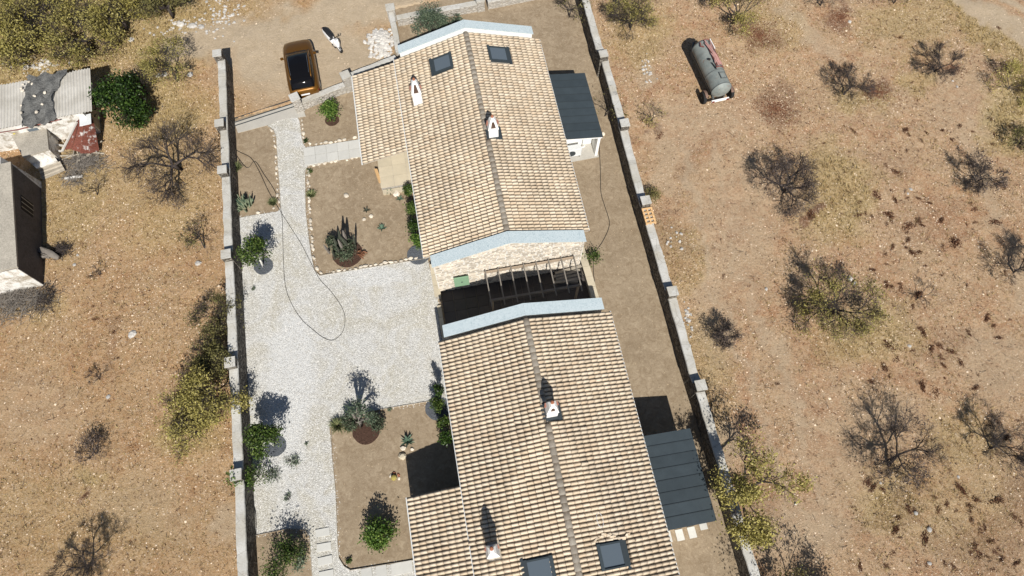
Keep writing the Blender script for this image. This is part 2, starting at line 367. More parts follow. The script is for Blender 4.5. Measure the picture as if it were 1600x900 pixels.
def field():
    g = N('dry_field_earth'); p = g.geo.outputs['Position']; at = g.n('Attribute'); at.attribute_name = 'zone'; z = g.sep(at.outputs['Color'])
    a = g.noise(p, .35, 5, .6, .5); b = g.noise(p, 2.4, 6, .7, .5); c = g.noise(p, 6.5, 8, .88, .7); d = g.noise(p, 20, 5, .85, .5); e = g.noise(p, 12, 6, .85)
    lf = g.ramp(g.math('MULTIPLY_ADD', g.sep(p)[0], .03, .5), [(.30, 1), (.62, 0)])
    ab = g.math('ADD', g.math('MULTIPLY', a, .5), g.math('MULTIPLY', b, .5))
    cr = g.ramp(ab, [(.34, (.39,.20,.10)), (.45, (.48,.295,.165)), (.54, (.52,.36,.215)), (.66, (.42,.25,.135))])
    cl = g.ramp(ab, [(.34, (.39,.205,.09)), (.45, (.47,.285,.14)), (.54, (.50,.33,.175)), (.66, (.41,.245,.115))])
    col = g.mix(lf, cr, cl)
    straw = g.ramp(c, [(.3, (.22,.15,.06)), (.48, (.42,.32,.13)), (.66, (.58,.46,.22))]); col = g.mix(z[1], col, straw)
    red = g.ramp(c, [(.3, (.07,.03,.018)), (.6, (.23,.11,.06))]); col = g.mix(z[2], col, red)
    pale = g.ramp(b, [(.3, (.47,.37,.25)), (.7, (.57,.46,.33))]); col = g.mix(z[0], col, pale)
    inv = g.math('SUBTRACT', 1.0, g.math('MULTIPLY', z[0], .85))
    col = g.mix(g.math('MULTIPLY', g.ramp(c, [(.38, 1), (.46, 0)]), g.math('MULTIPLY', inv, .95)), col, (.10,.06,.03))
    col = g.mix(g.math('MULTIPLY', g.ramp(e, [(.39, 1), (.455, 0)]), g.math('MULTIPLY', inv, .8)), col, (.15,.09,.05))
    col = g.mix(g.math('MULTIPLY', g.ramp(c, [(.53, 0), (.62, 1)]), g.math('MULTIPLY', inv, .7)), col, (.68,.52,.375))
    col = g.mix(g.math('MULTIPLY', g.ramp(d, [(.56, 0), (.64, 1)]), g.math('MULTIPLY', inv, .85)), col, (.74,.65,.53))
    g.bump(g.math('ADD', c, g.math('MULTIPLY', d, .5)), 1.0, .10); return g.done(col, .95)
M['field'] = field()
def corr_mat():
    g = N('weathered_corrugated_sheet'); p = g.geo.outputs['Position']; a = g.noise(p, 1.2, 5); b = g.noise(p, 14, 4)
    col = g.ramp(a, [(.3, (.40,.38,.34)), (.7, (.56,.54,.50))]); col = g.mix(g.ramp(b, [(.5, 0), (.8, .4)]), col, (.24,.21,.17)); return g.done(col, .75)
M['corr'] = corr_mat()
def rust_mat():
    g = N('rusty_red_sheet'); p = g.geo.outputs['Position']; a = g.noise(p, 2.2, 5, .7); b = g.noise(p, 12, 5, .7)
    col = g.ramp(b, [(.3, (.09,.03,.02)), (.6, (.20,.07,.05))]); col = g.mix(g.ramp(a, [(.56, 0), (.64, 1)]), col, (.50,.48,.46)); return g.done(col, .8)
M['rust'] = rust_mat()
def glassy(name, c, rough=.08, spec=.5):
    g = N(name); g.done(c, rough, 0, spec); return g.m
M['glass'] = glassy('dark_glass', (.10,.125,.15), .18, .8)
M['carglass'] = glassy('tinted_car_glass', (.006,.006,.007), .06, .25)
def carpaint():
    g = N('bronze_orange_paint'); n = g.noise(g.tc.outputs['Object'], 300, 2); col = g.ramp(n, [(.3, (.12,.052,.006)), (.7, (.175,.078,.009))])
    g.b.inputs['Coat Weight'].default_value = .6; return g.done(col, .38, .45)
M['paint'] = carpaint()
M['redlight'] = simple('tail_lamp_red', (.16,.008,.008), .2, var=.05, bump=0)
M['clearlight'] = simple('headlamp', (.5,.5,.5), .15, var=.05, bump=0)
M['plate'] = simple('number_plate_white', (.75,.75,.76), .4, var=.02, bump=0)
M['chrome'] = simple('chrome_trim', (.55,.55,.56), .3, .9, var=.02, bump=0)
M['scooterwhite'] = simple('scooter_white', (.80,.80,.80), .3, var=.02, bump=0, coat=.5)
M['seat'] = simple('black_seat', (.018,.018,.02), .55, var=.1)
def tankmat():
    g = N('weathered_tank'); o = g.tc.outputs['Object']; a = g.noise(o, 1.6, 5, .7); b = g.noise(o, 14, 5, .8); c = g.noise(o, 4.5, 6, .8, .8)
    col = g.ramp(a, [(.35, (.17,.195,.19)), (.6, (.26,.285,.27))]); col = g.mix(g.ramp(c, [(.56, 0), (.64, .8)]), col, (.20,.115,.08)); col = g.mix(g.ramp(b, [(.55, 0), (.66, .5)]), col, (.36,.36,.33)); g.bump(b, .25, .01); return g.done(col, .6, .1)
M['tankgrey'] = tankmat()
M['tankdark'] = simple('tank_seam', (.11,.12,.12), .6, var=.2)
M['pinkrust'] = simple('faded_red_pipe', (.44,.25,.225), .7, var=.25)
M['redplastic'] = simple('worn_red_frame', (.20,.075,.065), .7, var=.3)

# ---------------------------------------------------------------- ground
rs = np.random.RandomState(7)
def vnoise(x, y, s, seed):
    r = np.random.RandomState(seed); G = r.rand(128, 128); u = x*s+500; v = y*s+500
    i = np.floor(u).astype(int); j = np.floor(v).astype(int); a = u-i; b = v-j; a = a*a*(3-2*a); b = b*b*(3-2*b)
    g = lambda p, q: G[p % 128, q % 128]
    return (g(i, j)*(1-a)+g(i+1, j)*a)*(1-b)+(g(i, j+1)*(1-a)+g(i+1, j+1)*a)*b
def inpoly(x, y, poly):
    ins = np.zeros(x.shape, bool); n = len(poly)
    for i in range(n):
        x0, y0 = poly[i][:2]; x1, y1 = poly[(i+1) % n][:2]
        if y0 == y1: continue
        c = ((y0 > y) != (y1 > y)) & (x < (x1-x0)*(y-y0)/(y1-y0)+x0); ins ^= c
    return ins
PLOT_PX = [(352,188),(464,158),(540,128),(560,118),(614,80),(610,14),(700,-4),(905,-48),(918,-30),(936,78),(964,182),(998,305),(1038,445),(1080,596),(1118,700),(1158,838),(1192,960),(1205,1010),(388,1010),(380,700),(368,545),(356,300)]
PLOT = [P(*a)[:2] for a in PLOT_PX]
def dist_seg(x, y, a, b):
    ax, ay = a; bx, by = b; t = np.clip(((x-ax)*(bx-ax)+(y-ay)*(by-ay))/((bx-ax)**2+(by-ay)**2), 0, 1)
    return np.hypot(x-ax-t*(bx-ax), y-ay-t*(by-ay))
xs = np.concatenate([[-400,-200,-110,-70,-52,-44], np.arange(-40, 40.01, .14), [44,52,70,110,200,400]])
ys = np.concatenate([[-300,-150,-80,-40,-22,-14], np.arange(-9, 43.01, .14), [46,52,64,90,140,260,500]])
GX, GY = np.meshgrid(xs, ys); gx = GX.ravel(); gy = GY.ravel()
def pxof(x, y):
    zz = -CAM_H; U = y*ct+zz*st; F = y*st-zz*ct; F = np.maximum(F, 1); return 800+FPX*x/F, 450-FPX*U/F
qx, qy = pxof(gx, gy)
def zone_paint(qx, qy, gx, gy):
    z = np.zeros((len(gx), 3)); wob = (vnoise(gx, gy, .7, 3)-.5)*34+(vnoise(gx, gy, 2.6, 4)-.5)*18
    wob2 = (vnoise(gx, gy, .6, 5)-.5)*34+(vnoise(gx, gy, 2.3, 6)-.5)*16
    X = qx+wob; Y = qy+wob2
    def blob(ch, cx, cy, rx, ry, k=1, ang=0, soft=.6):
        a = R(ang); dx = X-cx; dy = Y-cy; u = (dx*math.cos(a)+dy*math.sin(a))/rx; v = (-dx*math.sin(a)+dy*math.cos(a))/ry
        d = np.hypot(u, v); z[:, ch] = np.maximum(z[:, ch], k*np.clip((1.25-d)/soft, 0, 1))
    def line(ch, pts, wd, k=1, soft=.7):
        for a, b in zip(pts[:-1], pts[1:]):
            d = dist_seg(X, Y, a, b)/wd; z[:, ch] = np.maximum(z[:, ch], k*np.clip((1.3-d)/soft, 0, 1))
    # pale compacted
    blob(0, 480, 90, 135, 75, 1); line(0, [(280,75),(380,62),(520,22),(700,-20)], 32, 1); blob(0, 560, 110, 60, 50, 1)
    line(0, [(1460,-30),(1530,20),(1640,92)], 17, .95); line(0, [(1540,-30),(1590,10),(1640,40)], 12, .9)
    line(0, [(1230,10),(1260,50),(1290,85)], 15, .5); blob(0, 1100, 190, 80, 40, .35); blob(0, 1160, 340, 60, 120, .3); blob(0, 1120, 480, 30, 100, .35)
    blob(0, 1010, 110, 18, 25, .5); blob(0, 1040, 250, 22, 60, .4); blob(0, 1130, 700, 25, 40, .55); blob(0, 1250, 840, 70, 50, .5); blob(0, 345, 830, 16, 34, .6)
    blob(0, 1300, 700, 60, 90, .22); blob(0, 1560, 570, 60, 50, .3); blob(0, 1520, 160, 60, 60, .25)
    line(0, [(1075,230),(1090,330),(1112,430),(1150,540),(1190,650),(1215,760),(1230,860)], 9, .55, .9); line(0, [(1120,225),(1138,330),(1165,430),(1205,540),(1245,650),(1275,760),(1290,860)], 9, .5, .9)
    line(0, [(1500,150),(1535,250),(1575,360),(1600,470)], 14, .4, .9); blob(0, 1380, 640, 50, 30, .3); blob(0, 60, 640, 70, 60, .25); blob(0, 230, 800, 80, 50, .25)
    # straw
    blob(1, 60, 100, 240, 40, .9, -8); blob(1, 230, 60, 110, 60, .85); blob(1, 60, 20, 330, 70, .8); blob(1, 240, 170, 80, 60, .75); blob(1, 120, 275, 70, 50, .6); blob(1, 100, 335, 60, 70, .5)
    blob(1, 250, 300, 90, 90, .4); blob(1, 1310, 300, 60, 70, .65); blob(1, 1350, 520, 85, 55, .6); blob(1, 1580, 160, 40, 70, .9, 20); line(1, [(1450,-10),(1540,60),(1610,110)], 16, .7)
    blob(1, 1390, 780, 60, 60, .6); blob(1, 1500, 690, 60, 45, .45); blob(1, 1100, 660, 40, 60, .35); blob(1, 290, 680, 60, 30, .6); blob(1, 135, 740, 30, 25, .6)
    blob(1, 1200, 40, 60, 50, .4); blob(1, 1000, 50, 50, 50, .5); blob(1, 1100, 560, 40, 60, .45); blob(1, 1420, 40, 80, 40, .5); blob(1, 1340, 160, 40, 25, .6); blob(1, 1440, 130, 40, 20, .5)
    blob(1, 40, 480, 60, 30, .5); blob(1, 100, 820, 200, 80, .25); blob(1, 1060, 420, 50, 60, .35); blob(1, 1500, 800, 110, 80, .3)
    # red brown litter
    for cx, cy, rx, ry, k in ((1185,58,30,30,.55),(1313,28,17,17,.7),(1212,170,30,32,.5),(1366,142,20,20,.8),(1490,108,18,16,.5),(1030,210,8,8,.9),(1268,336,10,10,.9),(135,778,7,16,.7),(1080,255,20,30,.25),(1180,780,40,50,.3),(1040,380,30,60,.25),(1570,110,22,14,.6),(1400,810,50,20,.3),(1520,870,60,30,.3),(1440,350,60,40,.2),(175,540,12,45,.4),(1560,850,60,40,.4),(1420,770,40,25,.35),(1590,800,30,50,.4),(1390,250,30,30,.25),(1460,540,60,25,.25)): blob(2, cx, cy, rx, ry, k, 0, .5)
    return np.clip(z, 0, 1)
Z = zone_paint(qx, qy, gx, gy)
rel = (vnoise(gx, gy, .25, 11)-.5)*.16+(vnoise(gx, gy, 1.1, 12)-.5)*.08+(vnoise(gx, gy, 3.1, 13)-.5)*.045*(1-.8*Z[:, 0])
ruts = .03*np.sin((gx*.9+gy*.35)*5)*(gx > 12)*(gy < 25)*(1-Z[:, 0])
gz = rel+ruts+.03
ins = inpoly(gx, gy, PLOT); ds = np.full(len(gx), 9.)
for a, b in zip(PLOT, PLOT[1:]+PLOT[:1]): ds = np.minimum(ds, dist_seg(gx, gy, a, b))
gz = np.where(ins & (ds > .12), -.25, gz)
nx, ny = len(xs), len(ys)
idx = (np.arange(ny-1)[:, None]*nx+np.arange(nx-1)[None, :]).ravel()
g_ = np_mesh('dry_field_ground', np.stack([gx, gy, gz], 1), np.stack([idx, idx+1, idx+1+nx, idx+nx], 1), M['field']); tag(g_, kind='structure')
g_.data.polygons.foreach_set('use_smooth', [True]*len(g_.data.polygons))
ca = g_.data.color_attributes.new('zone', 'FLOAT_COLOR', 'POINT'); ca.data.foreach_set('color', np.concatenate([Z, np.ones((len(Z), 1))], 1).astype(np.float32).ravel())
def gheight(x, y):
    """height of the field surface"""
    x = np.atleast_1d(np.asarray(x, float)); y = np.atleast_1d(np.asarray(y, float))
    i = np.clip(np.searchsorted(xs, x)-1, 0, nx-2); j = np.clip(np.searchsorted(ys, y)-1, 0, ny-2); g = gz.reshape(ny, nx)
    return g[j, i]
# yard soil sheet, gently uneven
def sheet(name, poly, z, matl, step=.3, amp=.0, seed=1):
    m = MB(); m.slab(poly, z-.12, z); return m.build(name, matl, kind='structure')
sheet('yard_soil', PLOT, 0.0, M['soil'])
GRAVEL_PX = [(462,176),(468,190),(470,205),(473,224),(478,231),(562,219),(569,243),(482,259),(477,266),(478,330),(482,365),(487,400),(492,424),(500,431),(560,421),(668,404),(676,440),(684,466),(688,520),(700,575),(706,620),(672,627),(590,641),(530,655),(515,668),(519,710),(525,770),(528,850),(530,872),(538,885),(548,891),(600,884),(655,874),(675,960),(700,1010),(492,1010),(490,940),(487,880),(484,838),(477,828),(450,826),(398,837),(380,838),(373,640),(366,540),(362,440),(358,341),(372,341),(400,336),(434,331),(439,325),(437,290),(434,250),(432,215),(428,204),(418,197),(440,186)]
GRAVEL = [P(*a)[:2] for a in GRAVEL_PX]
sheet('gravel_court', GRAVEL, .035, M['gravel'])
# gate threshold
TH = [P(*a)[:2] for a in ((366,191),(466,160),(474,171),(478,182),(440,188),(418,196),(372,208))]
sheet('gate_threshold', TH, .045, M['concrete'])
fr1 = Frame(-2.613, 28.284, R(10.6)); fr2 = Frame(.624, 11.29, R(10.6))

# pebbles loose on the gravel, stones and straw in the field
def scatter(n, region, seed, reject=None):
    r = np.random.RandomState(seed); x = r.uniform(region[0], region[1], n); y = r.uniform(region[2], region[3], n); return x, y, r
def octa(x, y, z, r, rng, name, mt, flat=.6):
    n = len(x); b = np.array([[1,0,0],[0,1,0],[-1,0,0],[0,-1,0],[0,0,1]], float)
    V = np.repeat(b[None], n, 0)*(.75+.5*rng.rand(n, 5, 1)); a = rng.rand(n)*6.28; s = rng.uniform(.6, 1.1, n)
    V[:, :, 1] *= s[:, None]; V[:, :, 2] *= flat; c, s_ = np.cos(a)[:, None], np.sin(a)[:, None]
    X = V[:, :, 0]*c-V[:, :, 1]*s_; Y = V[:, :, 0]*s_+V[:, :, 1]*c
    V = np.stack([X*r[:, None]+x[:, None], Y*r[:, None]+y[:, None], V[:, :, 2]*r[:, None]+z[:, None]], 2).reshape(-1, 3)
    o = (np.arange(n)*5)[:, None, None]; F = (np.array([[0,1,4],[1,2,4],[2,3,4],[3,0,4]])[None]+o).reshape(-1, 3)
    return np_mesh(name, V, F, mt)
x, y, r = scatter(90000, (-18, 2, -4, 27), 21); k = inpoly(x, y, GRAVEL); x, y = x[k], y[k]
x, y = x[:46000], y[:46000]
tag(octa(x, y, np.full(len(x), .036), r.uniform(.014, .034, len(x)), r, 'loose_pebbles', M['pebble']), kind='stuff')
x, y, r = scatter(42000, (-18, 15, -4, 34), 27); k = inpoly(x, y, PLOT) & ~inpoly(x, y, GRAVEL); x, y = x[k], y[k]
tag(octa(x, y, np.full(len(x), .0), .008+.026*r.rand(len(x))**4, r, 'soil_crumbs', M['crumb']), kind='stuff')
gp = np.array(GRAVEL); x = []; y = []; r = np.random.RandomState(28)
for a, b in zip(gp, np.roll(gp, -1, 0)):
    n = int(np.hypot(*(b-a))*26); t = r.rand(n)[:, None]; q = a+(b-a)*t+r.normal(0, .09, (n, 2)); x.append(q[:, 0]); y.append(q[:, 1])
x = np.concatenate(x); y = np.concatenate(y)
tag(octa(x, y, np.where(inpoly(x, y, GRAVEL), .036, .0), r.uniform(.014, .032, len(x)), r, 'spilled_pebbles', M['pebble']), kind='stuff')
def outside(x, y):
    k = ~inpoly(x, y, PLOT)
    for a, b in zip(PLOT, PLOT[1:]+PLOT[:1]): k &= dist_seg(x, y, a, b) > .25
    return k
x, y, r = scatter(110000, (-36, 36, -3, 37), 22); k = outside(x, y); x, y = x[k], y[k]; u, v = pxof(x, y)
zz = zone_paint(u, v, x, y); k = (r.rand(len(x)) > zz[:, 0]*.85) & (vnoise(x, y, .5, 31) > r.rand(len(x))*.8); x, y = x[k], y[k]
rad = .014+.034*r.rand(len(x))**2.5+.04*(r.rand(len(x)) > .993)
tag(octa(x, y, gheight(x, y), rad, r, 'field_stones', M['fieldstone'], .8), kind='stuff')
# straw tufts
def tufts(x, y, z, h, w, r, name, mt, blades=5, flop=.9):
    n = len(x); K = blades; a = r.rand(n, K)*6.28; L = h[:, None]*r.uniform(.6, 1.2, (n, K)); fl = r.uniform(.2, flop, (n, K))
    bx = x[:, None]+r.uniform(-1, 1, (n, K))*w[:, None]; by = y[:, None]+r.uniform(-1, 1, (n, K))*w[:, None]; bz = np.repeat(z[:, None], K, 1)
    tx = bx+np.cos(a)*L*fl; ty = by+np.sin(a)*L*fl; tz = bz+L*np.sqrt(np.maximum(.05, 1-np.minimum(fl, .97)**2)); wx = -np.sin(a)*.016; wy = np.cos(a)*.016
    V = np.stack([np.stack([bx-wx, by-wy, bz], 2), np.stack([bx+wx, by+wy, bz], 2), np.stack([tx, ty, tz], 2)], 2).reshape(-1, 3)
    return np_mesh(name, V, np.arange(len(V)).reshape(-1, 3), mt)
x, y, r = scatter(130000, (-36, 36, -3, 38), 23); k = outside(x, y); x, y = x[k], y[k]; u, v = pxof(x, y); zz = zone_paint(u, v, x, y)
pr = .22+.9*zz[:, 1]-1.1*zz[:, 0]-.2*zz[:, 2]; pr *= .4+1.2*vnoise(x, y, .9, 33); k = r.rand(len(x)) < pr; x, y = x[k], y[k]
hh = r.uniform(.05, .16, len(x)); hh *= 1+.9*(zz[k][:, 1] > .6)
tag(tufts(x, y, gheight(x, y)-.01, hh, np.full(len(x), .05), r, 'dry_grass', M['straw']), kind='stuff')
x, y, r = scatter(60000, (-36, 36, -3, 38), 29); k = outside(x, y); x, y = x[k], y[k]; u, v = pxof(x, y); zz = zone_paint(u, v, x, y)
k = r.rand(len(x)) < (.42-.5*zz[:, 0])*(.3+1.4*vnoise(x, y, 1.4, 35)); x, y = x[k], y[k]
tag(tufts(x, y, gheight(x, y)-.01, r.uniform(.05, .12, len(x)), np.full(len(x), .05), r, 'dead_weeds', M['thistle'], 4), kind='stuff')
# fallen leaf litter in the reddish rings
lx = []; ly = []
r = np.random.RandomState(5)
for cx, cy, rr, n in ((1185,58,38,900),(1313,28,20,450),(1212,170,34,900),(1366,142,24,700),(1490,108,20,300),(1268,336,9,120)):
    c = P(cx, cy); a = r.rand(n)*6.28; q = np.abs(r.normal(0, .6, n))*rr*.036; lx.append(c.x+np.cos(a)*q); ly.append(c.y+np.sin(a)*q)
lx = np.concatenate(lx); ly = np.concatenate(ly); k = outside(lx, ly); lx, ly = lx[k], ly[k]
def leafcloud(C, size, r, name, mt, parent=None, flatness=0.0, elong=.55):
    C = np.asarray(C, float); n = len(C); u = r.normal(0, 1, (n, 3)); v = r.normal(0, 1, (n, 3)); u[:, 2] *= 1-flatness; v[:, 2] *= 1-flatness
    u /= np.linalg.norm(u, axis=1)[:, None]; v -= u*(u*v).sum(1)[:, None]; v /= np.linalg.norm(v, axis=1)[:, None]
    s = (size*r.uniform(.6, 1.35, n))[:, None]
    V = np.stack([C-u*s, C+v*s*elong, C+u*s, C-v*s*elong], 1).reshape(-1, 3); F = np.arange(n*4).reshape(-1, 4)
    return np_mesh(name, V, F, mt, parent)
tag(leafcloud(np.stack([lx, ly, gheight(lx, ly)+.02], 1), .045, r, 'fallen_leaf_litter', M['litter'], flatness=.8), kind='stuff')

# ---------------------------------------------------------------- houses
def tile_mesh():
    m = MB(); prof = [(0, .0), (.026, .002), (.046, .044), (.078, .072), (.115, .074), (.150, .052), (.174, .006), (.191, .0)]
    Lt = .385; D = []; tro = (1, .85, .3, 0, 0, .08, .75, 1)  # tro paints trough shade into the tile colour
    for xx, dr in ((0, 1), (.074, 1), (.108, .25), (.17, 0), (Lt, 0)):  # dark band below each overlap: painted lip shade plus lichen
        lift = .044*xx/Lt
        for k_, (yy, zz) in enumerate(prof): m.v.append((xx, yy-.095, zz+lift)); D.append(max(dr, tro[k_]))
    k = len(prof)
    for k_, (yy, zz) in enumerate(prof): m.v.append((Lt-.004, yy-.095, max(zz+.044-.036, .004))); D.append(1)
    for r_ in range(5):
        for i in range(k-1): m.face((r_*k+i, (r_+1)*k+i, (r_+1)*k+i+1, r_*k+i+1))
    m.D = D; return m
def add_shade_dirt(me, D):
    a = me.color_attributes.new('dirt', 'FLOAT_COLOR', 'POINT'); D = np.asarray(D, np.float32); a.data.foreach_set('color', np.stack([D, D, D, np.ones_like(D)], 1).ravel())  # attribute stores painted shade together with lichen, per vertex
TILE = tile_mesh(); TILE_ME = TILE.mesh('roof_tile', M['tile']); add_shade_dirt(TILE_ME, TILE.D)
def ridge_mesh():
    m = MB(); prof = [(-.16, -.03), (-.135, .03), (-.07, .072), (0, .085), (.07, .072), (.135, .03), (.16, -.03)]
    for yy, sc_, lift in ((0, .86, -.012), (-.37, 1.1, .03)):
        for xx, zz in prof: m.v.append((xx*sc_*.88, yy, zz*sc_+lift))
    k = len(prof)
    for xx, zz in prof: m.v.append((xx*.97, -.366, zz*.8-.004))
    for xx, zz in prof: m.v.append((xx*.9, -.085, zz*.9-.004))
    for i in range(k-1): m.face((i, i+1, 3*k+i+1, 3*k+i)); m.face((3*k+i, 3*k+i+1, k+i+1, k+i)); m.face((k+i, k+i+1, 2*k+i+1, 2*k+i))
    m.D = [1]*k+[0]*k+[1]*k+[.8]*k; return m  # seam shade painted as a fade, so ridge tiles look scalloped
RIDGE = ridge_mesh(); RIDGE_ME = RIDGE.mesh('ridge_tile', M['ridge']); add_shade_dirt(RIDGE_ME, RIDGE.D)
def lay_tiles(fr, parent, slopes, cuts, name_stuff):
    """slopes: (xr,zr,xe,ze,y0,y1); tiles run from ridge to eave, columns along y. 300 nearest the lens are parts, the rest one part"""
    rng = random.Random(3); T = []
    for xr, zr, xe, ze, y0, y1 in slopes:
        sgn = 1 if xe > xr else -1; S = math.hypot(xe-xr, ze-zr); ang = math.atan2(zr-ze, abs(xe-xr)); nc = round(S/.335); ex = S/nc
        ncol = round((y0-y1)/.19); pit = (y0-y1)/ncol
        for c in range(ncol):
            yy = y0-(c+.5)*pit
            for k in range(nc):
                s0 = (k)*ex-.05; xx = xr+sgn*s0*math.cos(ang); zz = zr-s0*math.sin(ang); xm = xr+sgn*(s0+.2)*math.cos(ang)
                if any(a < xm < b and c_ < yy < d for a, b, c_, d in cuts): continue
                odd = rng.random() < .045; T.append((xx+(rng.uniform(.0, .05)*sgn if odd else 0), yy, zz+.012, sgn, ang, rng.uniform(-.05, .05) if odd else rng.uniform(-.014, .014), rng.uniform(.0, .016) if odd else rng.uniform(-.004, .006)))
    def mat4(t):
        xx, yy, zz, sgn, ang, jr, jz = t
        Mx = Matrix.Translation((xx, yy, zz+jz)) @ Matrix.Rotation(0 if sgn > 0 else math.pi, 4, 'Z') @ Matrix.Rotation(ang+jr, 4, 'Y')
        return Mx @ Matrix.Rotation(jr*1.5, 4, 'Z')
    def cd_(t): p = fr.w((t[0], t[1], t[2])); return p.x**2+p.y**2+(CAM_H-p.z)**2+(1e6 if not (-10 < toPx(p.x, p.y, p.z)[0] < 1610 and toPx(p.x, p.y, p.z)[1] < 905) else 0)
    T.sort(key=cd_)
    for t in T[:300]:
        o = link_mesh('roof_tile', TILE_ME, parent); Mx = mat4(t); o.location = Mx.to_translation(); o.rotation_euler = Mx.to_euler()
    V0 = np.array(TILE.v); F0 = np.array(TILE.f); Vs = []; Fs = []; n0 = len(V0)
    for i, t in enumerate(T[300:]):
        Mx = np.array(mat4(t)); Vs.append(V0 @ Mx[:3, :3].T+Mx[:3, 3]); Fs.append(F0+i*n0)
    o = np_mesh(name_stuff, np.concatenate(Vs), np.concatenate(Fs), M['tile'], parent); add_shade_dirt(o.data, np.tile(TILE.D, len(Vs))); tag(o, kind='stuff')
def skylight(parent, fr_slope, cx, cy, wd=1.22, ln=1.02, up=1):
    """cx,cy centre in the house frame; fr_slope gives z and slope"""
    xr, zr, xe, ze = fr_slope; k = (ze-zr)/(xe-xr); z = zr+(cx-xr)*k; ang = math.atan(k)
    Mx = Matrix.Translation((cx, cy, z+.085)) @ Matrix.Rotation(-ang, 4, 'Y')
    m = MB(); h = .07
    for lo, hi in (((-wd/2, -ln/2, -.08), (-wd/2+.14, ln/2, h)), ((wd/2-.14, -ln/2, -.08), (wd/2, ln/2, h)), ((-wd/2+.14, -ln/2, -.08), (wd/2-.14, -ln/2+.1, h-.004)), ((-wd/2+.14, ln/2-.1, -.08), (wd/2-.14, ln/2, h-.004))): m.box(lo, hi, Mx)
    f = m.build('skylight', M['darkmetal'], parent)
    MB().box((-wd/2+.14, -ln/2+.1, -.02), (wd/2-.14, ln/2-.1, h-.03), Mx).build('pane', M['glass'], f)
    s = -1 if xe > xr else 1
    MB().box((s*(wd/2-.05)-.07, -ln/2+.01, h+.002), (s*(wd/2-.05)+.07, ln/2-.01, h+.05), Mx).build('hood', M['slateblue'], f)
    for q in (-1, 1): MB().box((-wd/2+.16, q*(ln/2-.05)-.02, h-.002), (wd/2-.16, q*(ln/2-.05)+.02, h+.022), Mx).build('sash', M['slateblue'], f)
    a = MB(); e = -s*wd/2
    a.box((min(e, e-s*.14), -ln/2-.12, -.06), (max(e, e-s*.14), ln/2+.12, .03), Mx); a.build('flashing', M['darkmetal'], f)
def chimney(parent, cx, cy, zb, h=1.05, w_=.50, flash=True):
    """white rendered stack, flared above the roof, gabled cap on brick uprights"""
    m = MB(); b = w_/2
    m.box((cx-b, cy-b, zb-.6), (cx+b, cy+b, zb+h*.5))
    s = m.build('chimney', M['white'], parent, bevel=.012)
    # tapering hood with arched openings on the south side: two legs, a top and a mid band
    z0 = zb+h*.5; z1 = zb+h
    for sx in (-1, 1):
        MB().loft([[(cx+sx*b*1.12, cy-b*1.05, z0), (cx+sx*b*.62, cy-b*1.05, z0), (cx+sx*b*.62, cy+b, z0), (cx+sx*b*1.12, cy+b, z0)],
                   [(cx+sx*b*.62, cy-b*.6, z1-.16), (cx+sx*b*.18, cy-b*.6, z1-.16), (cx+sx*b*.18, cy+b*.6, z1-.16), (cx+sx*b*.62, cy+b*.6, z1-.16)]]).build('hood_leg', M['white'], s)
    MB().loft([[(cx-b*.66, cy-b*.66, z1-.16), (cx+b*.66, cy-b*.66, z1-.16), (cx+b*.66, cy+b*.6, z1-.16), (cx-b*.66, cy+b*.6, z1-.16)],
               [(cx-b*.3, cy-b*.4, z1), (cx+b*.3, cy-b*.4, z1), (cx+b*.3, cy+b*.4, z1), (cx-b*.3, cy+b*.4, z1)]]).build('hood_top', M['white'], s)
    MB().box((cx-b*.55, cy-b*.6, z0), (cx+b*.55, cy+b*.6, z0+.03)).build('flue_floor', M['soot'], s)
    MB().box((cx-b*.5, cy+b*.35, z0+.03), (cx+b*.5, cy+b*.55, z1-.2)).build('flue_back', M['soot'], s)
    for sx in (-1, 1):
        MB().cbox((cx+sx*b*.98, cy+b*.5, z0+.13), (.1, .16, .24), rz=sx*.3).build('brick_upright', M['brick'], s)
    MB().lathe((cx, cy+.06, z1-.03), [(.075, 0), (.085, .05), (.06, .12), (.04, .13)], 10).build('pot', M['terracotta'], s)
    if flash:
        MB().box((cx-b-.17, cy-b-.16, zb-.5), (cx-b-.005, cy+b+.14, zb+.105)).build('flashing', M['darkmetal'], s)
        MB().box((cx+b+.005, cy-b-.16, zb-.5), (cx+b+.2, cy+b+.1, zb+.07)).build('flashing', M['darkmetal'], s)
        MB().box((cx-b, cy-b-.13, zb-.5), (cx+b, cy-b-.01, zb+.08)).build('flashing', M['darkmetal'], s)
def gable_block(fr, parent, y0, y1, he, hr, hw, inner=False):
    pass
